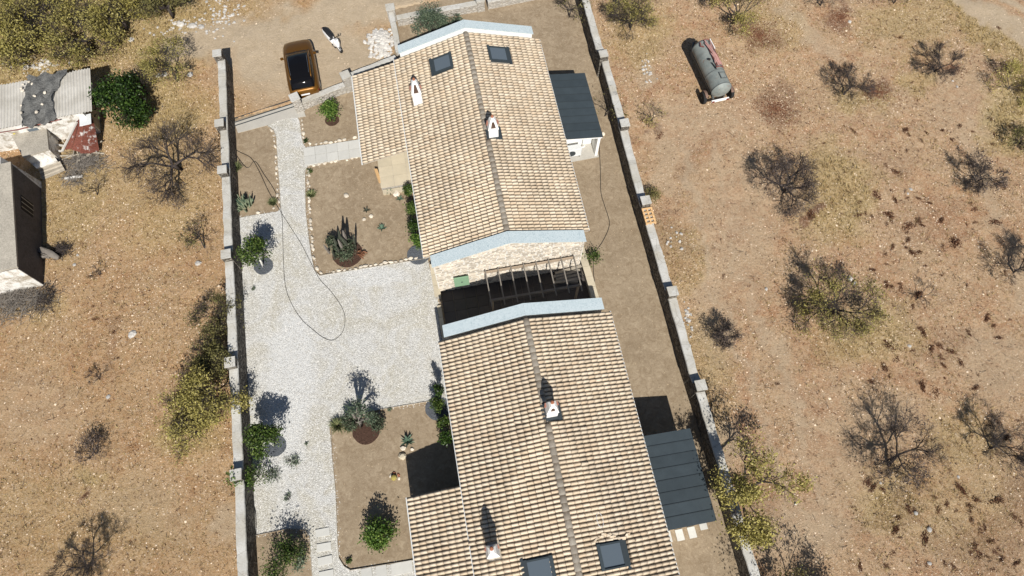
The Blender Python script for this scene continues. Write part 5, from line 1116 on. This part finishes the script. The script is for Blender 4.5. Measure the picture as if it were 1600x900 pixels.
# ---------------------------------------------------------------- car
A = P(463, 62, .7); B = P(478, 150, .7); hd = math.atan2(A.y-B.y, A.x-B.x); cc = (A+B)/2
car = empty('parked_car', (cc.x, cc.y, .03), hd, 'bronze orange hatchback with a black glass roof parked by the gate', 'car')
S = 1.03
def ring(x_, w_, zb, zs, zt, crown=.03):
    return [(x_, -w_*.90, zb), (x_, -w_, zb+.12), (x_, -w_*1.0, (zb+zs)/2), (x_, -w_*.985, zs), (x_, -w_*.90, zt-.02), (x_, -w_*.6, zt+crown*.6), (x_, 0, zt+crown), (x_, w_*.6, zt+crown*.6), (x_, w_*.90, zt-.02), (x_, w_*.985, zs), (x_, w_, (zb+zs)/2), (x_, w_, zb+.12), (x_, w_*.90, zb)]
st_ = [(2.08,.50,.30,.52,.58),(2.02,.70,.24,.60,.70),(1.88,.80,.22,.68,.80),(1.6,.86,.2,.76,.90),(1.2,.885,.2,.82,.96),(.85,.895,.2,.86,1.0),(.3,.90,.2,.88,1.0),(-.6,.90,.2,.9,1.0),(-1.3,.895,.2,.92,1.02),(-1.75,.87,.22,.90,1.02),(-1.98,.82,.26,.84,.98),(-2.06,.74,.3,.74,.88)]
m = MB(); m.loft([ring(*[k*(S if i != 0 else S) for i, k in enumerate(q)]) for q in st_]); o = m.build('body', M['paint'], car); smooth_angle(o, 50)
gh = [(.98,.66,.70,1.0,1.02),(.55,.72,.66,1.0,1.30),(.15,.73,.62,1.0,1.49),(-.5,.73,.62,1.0,1.53),(-1.2,.72,.60,1.0,1.50),(-1.62,.68,.56,1.0,1.40),(-1.98,.66,.60,1.0,1.03)]
def gring(x_, wb, wt, zb, zt): return [(x_, -wb*1.08, zb), (x_, -wb, zb+(zt-zb)*.45), (x_, -wt*1.02, zt-.05*(zt-zb)*2), (x_, -wt*.85, zt), (x_, 0, zt+.03), (x_, wt*.85, zt), (x_, wt*1.02, zt-.05*(zt-zb)*2), (x_, wb, zb+(zt-zb)*.45), (x_, wb*1.08, zb)]
m = MB(); m.loft([gring(*q) for q in gh]); o = m.build('glasshouse', M['carglass'], car); smooth_angle(o, 60)
# black glass roof panel, rails, pillars in body colour
m = MB(); m.loft([[(x_, -w_, z-.01), (x_, 0, z+.035), (x_, w_, z-.01), (x_, w_, z-.03), (x_, -w_, z-.03)] for x_, w_, z in ((.10,.55,1.49),(-.5,.56,1.545),(-1.15,.55,1.515),(-1.5,.50,1.455))]); m.build('roof_panel', M['carglass'], car)
for s in (-1, 1):
    m = MB(); m.tube([(.9, s*.70, 1.04), (.5, s*.69, 1.28), (.1, s*.655, 1.49), (-.5, s*.655, 1.545), (-1.2, s*.63, 1.51), (-1.6, s*.60, 1.40)], [.035, .04, .045, .045, .045, .03], 6); m.build('roof_side', M['paint'], car, smooth=True)
    m = MB(); m.tube([(.05, s*.565, 1.545), (-.6, s*.57, 1.60), (-1.3, s*.54, 1.55)], .012, 5); m.build('roof_rail', M['chrome'], car)
    m = MB(); m.cbox((.62, s*1.0, 1.0), (.13, .2, .13), rz=s*.2); o = m.build('mirror', M['paint'], car, bevel=.03)
    m = MB(); m.loft([[(x_, s*.62, z), (x_, s*.80, z-.05), (x_, s*.86, z-.14), (x_, s*.70, z-.12)] for x_, z in ((-1.86, 1.03), (-2.07, .88))]); m.build('tail_lamp', M['redlight'], car)
    m = MB(); m.loft([[(x_, s*y0, z), (x_, s*y1, z-.03), (x_, s*y1, z-.12), (x_, s*y0, z-.12)] for x_, z, y0, y1 in ((1.75,.80,.66,.84),(2.03,.66,.50,.72))]); m.build('headlight', M['clearlight'], car)
    for xx in (1.28, -1.25):
        m = MB(); m.lathe((xx, s*.80, .32), [(.2, -.1), (.32, -.09), (.335, -.02), (.335, .06), (.31, .11), (.2, .12)], 20, axis=(0, s, 0)); wh = m.build('wheel', M['tyre'], car); MB().lathe((xx, s*.80, .32), [(.21, .1), (.19, .135), (.05, .13)], 16, axis=(0, s, 0)).build('rim', M['rim'], wh)
MB().box((-2.125, -.26, .60), (-2.10, .26, .72)).build('number_plate', M['plate'], car)
m = MB(); m.loft([[(x_, -.62, z), (x_, .62, z), (x_, .60, z-.03), (x_, -.60, z-.03)] for x_, z in ((-1.55, 1.46), (-1.75, 1.40))]); m.build('spoiler', M['carglass'], car)
MB().tube([(.90, -.5, 1.075), (.86, .1, 1.12)], .012, 4).build('wiper', M['black'], car); MB().tube([(.92, .1, 1.075), (.80, .55, 1.13)], .012, 4).build('wiper', M['black'], car)

# ---------------------------------------------------------------- scooter, pointing down right
A = P(531, 77, .3); B = P(508, 50, .5); hd = math.atan2(A.y-B.y, A.x-B.x); c0 = (A+B)/2; L_ = 1.85
sco = empty('scooter', (c0.x, c0.y, .03), hd, 'white and black scooter parked on the pale ground beside the car', 'scooter')
def whl(x_, nm):
    m = MB(); m.lathe((x_, -.06, .24), [(.12, 0), (.235, .01), (.25, .06), (.235, .11), (.12, .12)], 22, axis=(0, 1, 0)); w_ = m.build(nm, M['tyre'], sco); MB().lathe((x_, -.075, .24), [(.13, 0), (.13, .15)], 14, axis=(0, 1, 0)).build('rim', M['rim'], w_)
whl(.78, 'front_wheel'); whl(-.55, 'rear_wheel')
def sring(x_, w_, z0, z1): return [(x_, -w_*.6, z0), (x_, -w_, (z0+z1)/2), (x_, -w_*.7, z1-.03), (x_, 0, z1), (x_, w_*.7, z1-.03), (x_, w_, (z0+z1)/2), (x_, w_*.6, z0)]
m = MB(); m.loft([sring(*q) for q in ((-.98,.06,.62,.72),(-.8,.15,.45,.74),(-.4,.21,.3,.74),(0,.19,.25,.66),(.15,.14,.22,.5))]); smooth_angle(m.build('tail_body', M['scooterwhite'], sco))
m = MB(); m.loft([[(x_, -w_, z), (x_, 0, z+.05), (x_, w_, z), (x_, w_*.9, z-.06), (x_, -w_*.9, z-.06)] for x_, w_, z in ((-.92,.07,.76),(-.7,.14,.82),(-.3,.15,.79),(.0,.13,.74),(.1,.06,.70))]); smooth_angle(m.build('saddle', M['seat'], sco), 60)
MB().box((.1, -.16, .2), (.5, .16, .26)).build('footboard', M['black'], sco)
m = MB(); m.loft([sring(*q) for q in ((.42,.2,.28,.5),(.5,.22,.35,.85),(.62,.2,.4,.98),(.72,.13,.45,.9))]); smooth_angle(m.build('leg_shield', M['scooterwhite'], sco))
m = MB(); m.loft([[(x_, -w_, z-.1), (x_, 0, z), (x_, w_, z-.1)] for x_, w_, z in ((.55,.07,.46),(.75,.09,.53),(.98,.06,.42))], closed=False, caps=False); m.build('mudguard', M['scooterwhite'], sco)
m = MB(); m.tube([(.48, -.33, 1.0), (.5, -.12, 1.03), (.52, 0, 1.0), (.5, .12, 1.03), (.48, .33, 1.0)], .02, 6); m.build('handlebar', M['black'], sco)
for s in (-1, 1):
    MB().lathe((.5, s*.3, 1.12), [(.05, 0), (.05, .015)], 10, axis=(1, 0, .2)).build('mirror', M['black'], sco)
MB().cbox((.62, 0, .95), (.1, .17, .12)).build('headlight', M['clearlight'], sco)
MB().cbox((-1.0, 0, .64), (.04, .14, .08)).build('tail_lamp', M['redlight'], sco)

# ---------------------------------------------------------------- tank trailer
A = P(1096, 72, 1.2); B = P(1128, 140, 1.2); d = B-A; hd = math.atan2(A.y-B.y, A.x-B.x); c0 = (A+B)/2; Lt = d.length*.98
tk = empty('tank_trailer', (c0.x, c0.y, .03), hd, 'grey cylindrical water tank trailer with faded red pipes on top', 'tank trailer')
h = Lt/2; rt = .60; zc = 1.12
m = MB(); m.lathe((-h, 0, zc), [(.12, -.24), (.36, -.19), (.52, -.10), (rt, 0), (rt, Lt*.5), (rt, Lt), (.52, Lt+.1), (.3, Lt+.18), (.1, Lt+.2)], 30, axis=(1, 0, 0)); smooth_angle(m.build('tank', M['tankgrey'], tk), 35)
for q in (-h+.02, -h+1.05, h-.05):
    m = MB(); m.lathe((q, 0, zc), [(rt+.005, -.02), (rt+.022, -.015), (rt+.022, .015), (rt+.005, .02)], 30, axis=(1, 0, 0)); m.build('seam_band', M['tankdark'], tk)
# hatch
m = MB(); ang = -.2
MH = Matrix.Translation((-h+.55, -.12, zc+rt*math.cos(.2)+.01)) @ Matrix.Rotation(.2, 4, 'X')
for lo, hi in (((-.22, -.2, 0), (.22, -.17, .05)), ((-.22, .17, 0), (.22, .2, .05)), ((-.22, -.17, 0), (-.19, .17, .049)), ((.19, -.17, 0), (.22, .17, .049))): m.box(lo, hi, MH)
m.build('hatch_frame', M['tankdark'], tk); MB().box((-.19, -.17, 0), (.19, .17, .03), MH).build('hatch_lid', M['tankgrey'], tk)
for s in (-1, 1): MB().box((-h-.05, s*.36-.05, .42), (h+.3, s*.36+.05, .54)).build('chassis_rail', M['tankdark'], tk)
m = MB(); m.bar((h+.2, -.36, .48), (h+1.0, 0, .46), .08, .08); m.bar((h+.2, .36, .48), (h+1.0, 0, .46), .08, .08); m.build('drawbar', M['tankdark'], tk)
MB().tube([(h+.85, 0, .0), (h+.85, 0, .75)], .035, 8).build('jockey_leg', M['tankdark'], tk)
for s in (-1, 1):
    m = MB(); m.lathe((-h+.22, s*.88, .38), [(.2, -.10), (.37, -.09), (.39, -.02), (.39, .04), (.36, .10), (.2, .10)], 22, axis=(0, s, 0)); wh = m.build('wheel', M['tyre'], tk); MB().lathe((-h+.22, s*.88, .38), [(.2, .08), (.16, .06), (.05, .1)], 14, axis=(0, s, 0)).build('rim', M['rim'], wh)
    m = MB(); m.loft([[(-h+.22+.44*math.cos(t), s*.74, .40+.44*math.sin(t)), (-h+.22+.44*math.cos(t), s*.90, .40+.44*math.sin(t)), (-h+.22+.42*math.cos(t), s*.90, .40+.42*math.sin(t)), (-h+.22+.42*math.cos(t), s*.74, .40+.42*math.sin(t))] for t in np.linspace(.5, 2.3, 9)]); m.build('mudguard', M['oldbrown'], tk)
MB().box((-h-.3, -.55, .42), (-h-.22, .55, .56)).build('rear_bar', M['whitepaint'], tk)
for s in (-1, 1): MB().cbox((-h-.32, s*.46, .5), (.04, .14, .09)).build('tail_lamp', M['redlight'], tk)
# pipe rack lying on the tank
zr = zc+rt+.1
def on(x_, y_, dz=0): return (x_, y_, zc+math.sqrt(max(.05, (rt+.06)**2-y_*y_))+dz)
xa_, xb_ = -h+1.15, h-.05
for y_ in (-.36, .02): 
    m = MB(); m.tube([on(xa_, y_, .05), on(xb_, y_, .05)], .028, 6); m.build('rack_rail', M['redplastic'], tk)
for x_ in (xa_, xb_-.02): 
    m = MB(); m.tube([on(x_, -.45, .05), on(x_, -.15, .07), on(x_, .1, .05)], .028, 6); m.build('rack_rail', M['redplastic'], tk)
g = random.Random(3)
for i, (xa2, ya, xb2, yb) in enumerate(((xa_+.1,-.30,xb_-.1,.06),(xa_+.15,-.18,xb_-.3,.10),(xa_+.1,-.05,xb_-.5,-.12),(xa_+.12,-.24,xa_+.9,-.02),(xa_+.2,-.34,xb_-.6,-.05),(xa_+.05,-.1,xa_+1.0,.04),(xa_+.3,.05,xb_-.2,-.28))):
    m = MB(); m.tube([on(xa2, ya, .1), on((xa2+xb2)/2, (ya+yb)/2, .14), on(xb2, yb, .1)], .035, 6); m.build('pipe', M['pinkrust'], tk)
m = MB(); m.tube([on(xb_, -.36, .1), on(xb_-.6, -.40, .1), on(xb_-.75, -.40, .08)], .03, 6); m.build('white_pipe', M['whitepaint'], tk)
m = MB(); m.tube([on(xb_-.1, .30, .02), on(xb_-.35, .36, .04), on(xb_-.5, .22, .04)], .04, 6); m.build('handle', M['redplastic'], tk)
m = MB(); m.tube([on(xa_-.1, .12, .04), on(xa_+.15, .16, .05), on(xa_+.4, .2, .04)], .03, 5); m.build('coupling', M['black'], tk)
m = MB(); m.rock((xa_+.75, .22, zc+rt-.02), .11, g); m.build('pump', M['black'], tk)

# ---------------------------------------------------------------- sheds at the left
frS = Frame(*P(140, 107, 2.2)[:2], R(14))
sh = empty('corrugated_shed', frS.w((-3, -1.5, 0)), frS.rot, 'long white walled shed under a pale corrugated roof', 'shed'); 
def corr(x0, x1, y0, y1, z0, z1, amp=.035, wl=.168, thick=.012):
    n = int((x1-x0)/wl*8); top = []; m = MB()
    for i in range(n+1):
        xx = x0+(x1-x0)*i/n; dz = amp*math.sin(2*math.pi*(xx)/wl); top.append((xx, dz))
    for (yy, zz) in ((y0, z0), ((y0+y1)/2, (z0+z1)/2-.01), (y1, z1)):
        for xx, dz in top: m.v.append((xx, yy, zz+dz))
    k = len(top)
    for r_ in range(2):
        for i in range(k-1): a = r_*k+i; m.face((a, a+k, a+k+1, a+1))
    return m
for i in range(9):
    x0 = 3.0-(i+1)*.98; m = corr(x0+.02, x0+.98+.05, 1.5+random.Random(i).uniform(-.04, .03), -1.55+random.Random(i+5).uniform(-.03, .03), 2.22+.004*(i % 2), 2.06+.004*(i % 2)); o = m.build('roof_sheet', M['corr'], sh); smooth_angle(o, 60)
MB().box((-5.9, -1.45, 0), (2.45, -1.3, 1.98)).build('wall', M['dirtywhite'], sh); MB().box((-5.9, 1.2, 0), (2.45, 1.35, 2.08)).build('wall', M['dirtywhite'], sh); MB().box((2.3, -1.3, 0), (2.45, 1.2, 1.98)).build('wall', M['oldconcrete'], sh)
MB().box((-.9, -1.475, 1.0), (-.35, -1.452, 1.5)).build('window', M['glass'], sh)
m = MB(); m.tube([(-2.6, -1.6, 1.85), (-1.2, -1.62, 1.8), (.3, -1.6, 1.9), (1.2, -1.6, 1.93)], .035, 6); m.build('gutter', M['redplastic'], sh)
# tarpaulin with stones
a_, b_ = frS.px(30, 190, 2.25), frS.px(80, 126, 2.3)
nx_, ny_ = 26, 34; V = []; F = []; ox = -3.0; r = np.random.RandomState(2)
for j in range(ny_+1):
    for i in range(nx_+1):
        v_ = j/ny_; xx = -3.55+1.65*i/nx_+(v_-.5)*.25*(-1); yy = 1.62-3.5*v_
        if i > nx_*.6: xx += max(0, .9-1.6*v_)*(i/nx_-.6)*1.5
        if i in (0, nx_): xx += .13*math.sin(v_*8+i)+.05*math.sin(v_*23)
        if j in (0, ny_): yy += .1*math.sin(i*.55)
        dz = .045+.035*math.sin(2*math.pi*xx/.336)*.6+.05*math.sin(xx*9+yy*2.2)+.045*math.sin(yy*6-xx*5+math.sin(xx*4))+.03*r.rand()
        V.append((xx+3.0-.05, yy, 2.28-.052*(1.5-yy)+max(-.02, dz)))
for j in range(ny_):
    for i in range(nx_): a = j*(nx_+1)+i; F.append((a, a+nx_+1, a+nx_+2, a+1))
tp = bpy.data.meshes.new('tarpaulin'); V = [tuple(frS.w((v_[0]-3.0-0.05, v_[1]-1.5, v_[2]))) for v_ in V]; tp.from_pydata(V, [], F); tp.materials.append(M['tarp']); tp.update()
o = link_mesh('tarpaulin', tp); o.data.polygons.foreach_set('use_smooth', [True]*len(F)); tag(o, 'torn dark grey tarpaulin spread over the corrugated roof', 'tarpaulin')
for i, (a, b, s) in enumerate(((33,138,.09),(35,142,.1),(54,150,.1),(70,145,.11),(66,163,.1),(57,175,.1),(33,176,.08),(45,128,.09),(50,131,.08),(36,132,.09),(33,165,.07))):
    p = P(a, b, 2.32); o = MB().rock((0, 0, 0), s, random.Random(i)).build('tarp_stone', M['stonewhite']); o.location = p; tag(o, 'pale stone weighing down the dark tarpaulin on the corrugated roof', 'stone', 'stones holding down the tarpaulin')
# flat roofed hut
q = [P(a, b, 1.3) for a, b in ((11, 199), (71, 185), (76, 233), (36, 246))]; cx = sum(k.x for k in q)/4; cy = sum(k.y for k in q)/4
hut = empty('block_hut', (cx, cy, 0), 0, 'small block hut with a stained flat concrete roof below the corrugated shed', 'hut')
ql = [(k.x-cx, k.y-cy) for k in q]; m = MB(); m.slab(ql, 1.18, 1.3); m.build('roof', M['oldconcrete'], hut); qs = [(a*.95, b*.95) for a, b in ql]; m = MB(); m.slab(qs, -.1, 1.18); m.build('wall', M['dirtywhite'], hut)
MB().cbox((ql[0][0]+.5, ql[0][1]-.15, 1.36), (1.9, .35, .1), rz=R(14)).build('kerb', M['dirtywhite'], hut)
p = P(22, 206, 1.36); o = MB().cbox((0, 0, 0), (.12, .3, .06), rz=.3).build('yellow_can', simple('yellow_plastic', (.6, .5, .08), .5)); o.location = p; tag(o, 'small yellow plastic container on the edge of the flat hut roof', 'container')
# white sheet lid and old boards below the hut
q = [P(a, b, .5) for a, b in ((38, 246), (78, 233), (90, 252), (57, 263))]; ct_ = empty('cistern', (q[0].x, q[0].y, 0), 0, 'low concrete cistern covered by a weathered white slab below the flat hut', 'cistern'); o0 = q[0]
m = MB(); m.slab([(k.x-o0.x, k.y-o0.y) for k in q], .44, .52); m.build('lid', M['dirtywhite'], ct_)
cqx = sum(k.x for k in q)/4-o0.x; cqy = sum(k.y for k in q)/4-o0.y
m = MB(); m.slab([((k.x-o0.x)*.93+cqx*.07, (k.y-o0.y)*.93+cqy*.07) for k in q], -.1, .44); m.build('box', M['oldconcrete'], ct_)
for i in range(6):
    p = P(77+i*1.4, 258+i*2.9, .3-.03*i); o = MB().cbox((0, 0, 0), (1.35, .11, .04)).build('old_board', M['oldwood']); o.location = p; o.rotation_euler = (.15, -.1, R(15+i*2)); tag(o, 'weathered board of the loose stack below the white slab, %s from the top' % ('first', 'second', 'third', 'fourth', 'fifth', 'sixth')[i], 'board', 'loose boards below the hut')
# rusty lean-to
ra = empty('rusty_lean_to', P(125, 215), R(10), 'collapsed lean-to of rusty red metal sheets', 'lean-to'); o0 = P(125, 215)
for i, (t0, t1, b0, b1, mt) in enumerate((((120,190,1.5),(127,183,1.55),(112,232,.45),(97,234,.4),'rust'),((127,183,1.6),(134,181,1.6),(126,238,.4),(112,234,.45),'rust'),((134,181,1.58),(141,182,1.5),(142,240,.3),(126,240,.42),'rust'),((141,180,1.5),(145,184,1.4),(156,236,.25),(142,240,.32),'rust'))):
    A_, B_, C_, D_ = [P(*k)-o0 for k in (t0, t1, b0, b1)]; n = 14; m = MB(); v0 = []
    inv = Matrix.Rotation(-R(10), 3, 'Z')
    for j in range(7):
        for k in range(n+1):
            u_, v_ = k/n, j/6; p = (A_.lerp(B_, u_)).lerp(D_.lerp(C_, u_), v_); p = inv @ Vector(p); p.z += .03*math.sin(k*math.pi)+.022*((-1)**k)+.03*math.sin(v_*5+i); m.v.append(tuple(p))
    for j in range(6):
        for k in range(n): a = j*(n+1)+k; m.face((a, a+n+1, a+n+2, a+1))
    m.build('rusty_sheet', M[mt], ra)
inv = Matrix.Rotation(-R(10), 3, 'Z')
for a, b in (((120,190,1.5),(97,236,.42)),((97,236,.3),(82,236,.3)),((100,228,.35),(73,224,.4))): m = MB(); m.bar(inv @ (P(*a)-o0), inv @ (P(*b)-o0), .09, .09); m.build('grey_beam', M['rockgrey'], ra)
for (x_, y_, hh_) in ((118,200,1.3),(140,200,1.2),(150,225,.3),(104,226,.4)):
    p = inv @ (P(x_, y_)-o0); MB().box((p.x-.04, p.y-.04, -.05), (p.x+.04, p.y+.04, hh_)).build('prop', M['oldwood'], ra)
g = random.Random(31)
for i in range(16):
    p = P(g.gauss(128, 14), g.gauss(243, 7), .1+.15*g.random()); o = MB().cbox((0, 0, 0), (g.uniform(.5, 1.1), .07, .04)).build('scrap_board', M['oldwood']); o.location = p; o.rotation_euler = (g.uniform(-.3, .3), g.uniform(-.3, .3), g.uniform(0, 3.1)); tag(o, 'grey scrap board in the debris below the rusty lean-to, %s' % ('on its right' if p.x > P(135, 243).x else 'in its middle' if p.x > P(122, 243).x else 'on its left'), 'board', 'scrap boards below the rusty lean-to')
p = P(133, 187, 1.62); m = MB(); m.cbox((p.x, p.y, 1.62), (.62, .75, .03), rz=.25, jit=.03); m.build('metal_patch', M['acgrey'], loc=(p.x, p.y, 1.6), label='pale grey metal patch on top of the rusty lean-to', cat='metal sheet')
# debris between
o = MB().cbox((0, 0, 0), (1.0, .14, .05)).build('white_lath', M['dirtywhite']); o.location = P(115, 277, .15); o.rotation_euler = (0, 0, .15); tag(o, 'white lath lying in the dry brush below the lean-to', 'lath')
def brush(a, b, n, sx, sy, hz, label, seed, mt='barkgrey', r0_=.012):
    g = random.Random(seed); c0 = P(a, b); m = MB()
    for _ in range(n):
        x_, y_ = g.gauss(0, sx), g.gauss(0, sy); z = hz*max(0, 1-math.hypot(x_/sx, y_/sy)/2.6)*g.uniform(.3, 1.1)+.04; t = g.uniform(0, 6.28); L_ = g.uniform(.3, 1.0); d = Vector((math.cos(t), math.sin(t), g.uniform(-.15, .35)))
        q = Vector((x_, y_, z)); k = Vector((g.uniform(-.15, .15), g.uniform(-.15, .15), g.uniform(-.08, .1))); m.tube([q-d*L_/2, q+k, q+d*L_/2], [r0_, r0_*.9, r0_*.4], 3, False)
    o = m.build('brush_pile', M[mt]); o.location = (c0.x, c0.y, 0); tag(o, label, 'brush pile'); return o
brush(30, 470, 750, 1.0, .55, .5, 'pile of dry grey branches at the near end of the ruined building', 1)
brush(75, 468, 120, .35, .45, .5, 'small tangle of dark branches at the corner of the ruined building', 4, 'bark')
brush(130, 255, 420, .7, .35, .3, 'dry grey brush below the rusty lean-to', 2); brush(118, 278, 120, .4, .3, .2, 'low thicket of dry stems below the white lath', 3)
lg = empty('felled_log', P(70, 396, .2), R(-15), 'thick grey log end lying by the wall of the ruined building', 'log'); m = MB(); m.tube([(-.1, .05, .3), (.5, 0, .22), (1.0, -.1, .15)], [.2, .19, .12], 9); m.build('log', M['barkgrey'], lg, smooth=True); m = MB(); m.tube([(.05, -.25, .15), (.5, -.18, .12)], [.1, .07], 8); m.build('branch_stub', M['barkgrey'], lg)
brush(98, 393, 130, .3, .25, .35, 'tangled dark roots beside the thick grey log', 6, 'bark')
# ruined building
hN, hS = 2.8, 2.35
gN = P(66, 296); gS = P(70, 445); tN = P(14, 254, hN); tS = P(25, 421, hS)
ru = empty('ruined_building', (gS.x, gS.y, 0), 0, 'ruined concrete building with a flat roof and dark side wall at the left edge', 'building')
def rl(x_, y_, z_): return (x_-gS.x, y_-gS.y, z_)
W2 = 7.5; ax = (gN-gS).normalized(); bx = Vector((-ax.y, ax.x, 0))
if bx.x > 0: bx = -bx
m = MB(); k = [gS, gN, gN+bx*W2, gS+bx*W2]; zs = [hS-.12, hN-.12, hN-.12, hS-.12]
bot = [rl(p.x, p.y, -.1) for p in k]; top = [rl(p.x, p.y, z_) for p, z_ in zip(k, zs)]; m.loft([bot, top]); o = m.build('wall', M['shade_dark'], ru)
dS = (gS-gN).normalized()
m = MB(); kk = [gS+dS*.02, gN-dS*.02, gN-dS*.02+bx*W2, gS+dS*.02+bx*W2]; kk[0] = kk[0]-bx*.06; kk[1] = kk[1]-bx*.06
m.loft([[rl(p.x, p.y, z_+.0) for p, z_ in zip(kk, (hS-.118, hN-.118, hN-.118, hS-.118))], [rl(p.x, p.y, z_) for p, z_ in zip(kk, (hS, hN, hN, hS))]]); m.build('roof', M['oldconcrete'], ru)
# white south face, sheet of render proud of the wall
m = MB(); p0, p1 = gS+dS*.02, gS+dS*.02+bx*W2; m.loft([[rl(p.x, p.y, -.05), rl(p.x+dS.x*.05, p.y+dS.y*.05, -.05), rl(p.x+dS.x*.05, p.y+dS.y*.05, hS-.16), rl(p.x, p.y, hS-.16)] for p in (p0, p1)]); m.build('render', M['dirtywhite'], ru)
# battered buttress at the north-east corner, pale sloping top
m = MB(); q0 = gN+dS*(-.03); m.loft([[rl(p.x, p.y, 0), rl((p-bx*.02).x, (p-bx*.02).y, 0), rl((p+bx*.45).x, (p+bx*.45).y, hN+.02), rl((p+bx*.9).x, (p+bx*.9).y, hN+.02)] for p in (q0, q0-dS*.45)]); m.build('buttress', M['dirtywhite'], ru)
# dark window on the east wall
wc = gS.lerp(gN, .68); m = MB(); m.loft([[rl((wc+ax*s-bx*.0).x, (wc+ax*s-bx*.0).y, z_) for s, z_ in ((-.45, .9), (.45, .9), (.45, 1.9), (-.45, 1.9))], [rl((wc+ax*s-bx*.02).x, (wc+ax*s-bx*.02).y, z_) for s, z_ in ((-.45, .9), (.45, .9), (.45, 1.9), (-.45, 1.9))]]); wn = m.build('window', M['black'], ru)
for s in (-.3, 0, .3):
    p = wc+ax*s-bx*.035; MB().bar(rl(p.x, p.y, .9), rl(p.x, p.y, 1.9), .03, .03).build('window_bar', M['oldwood'], wn)
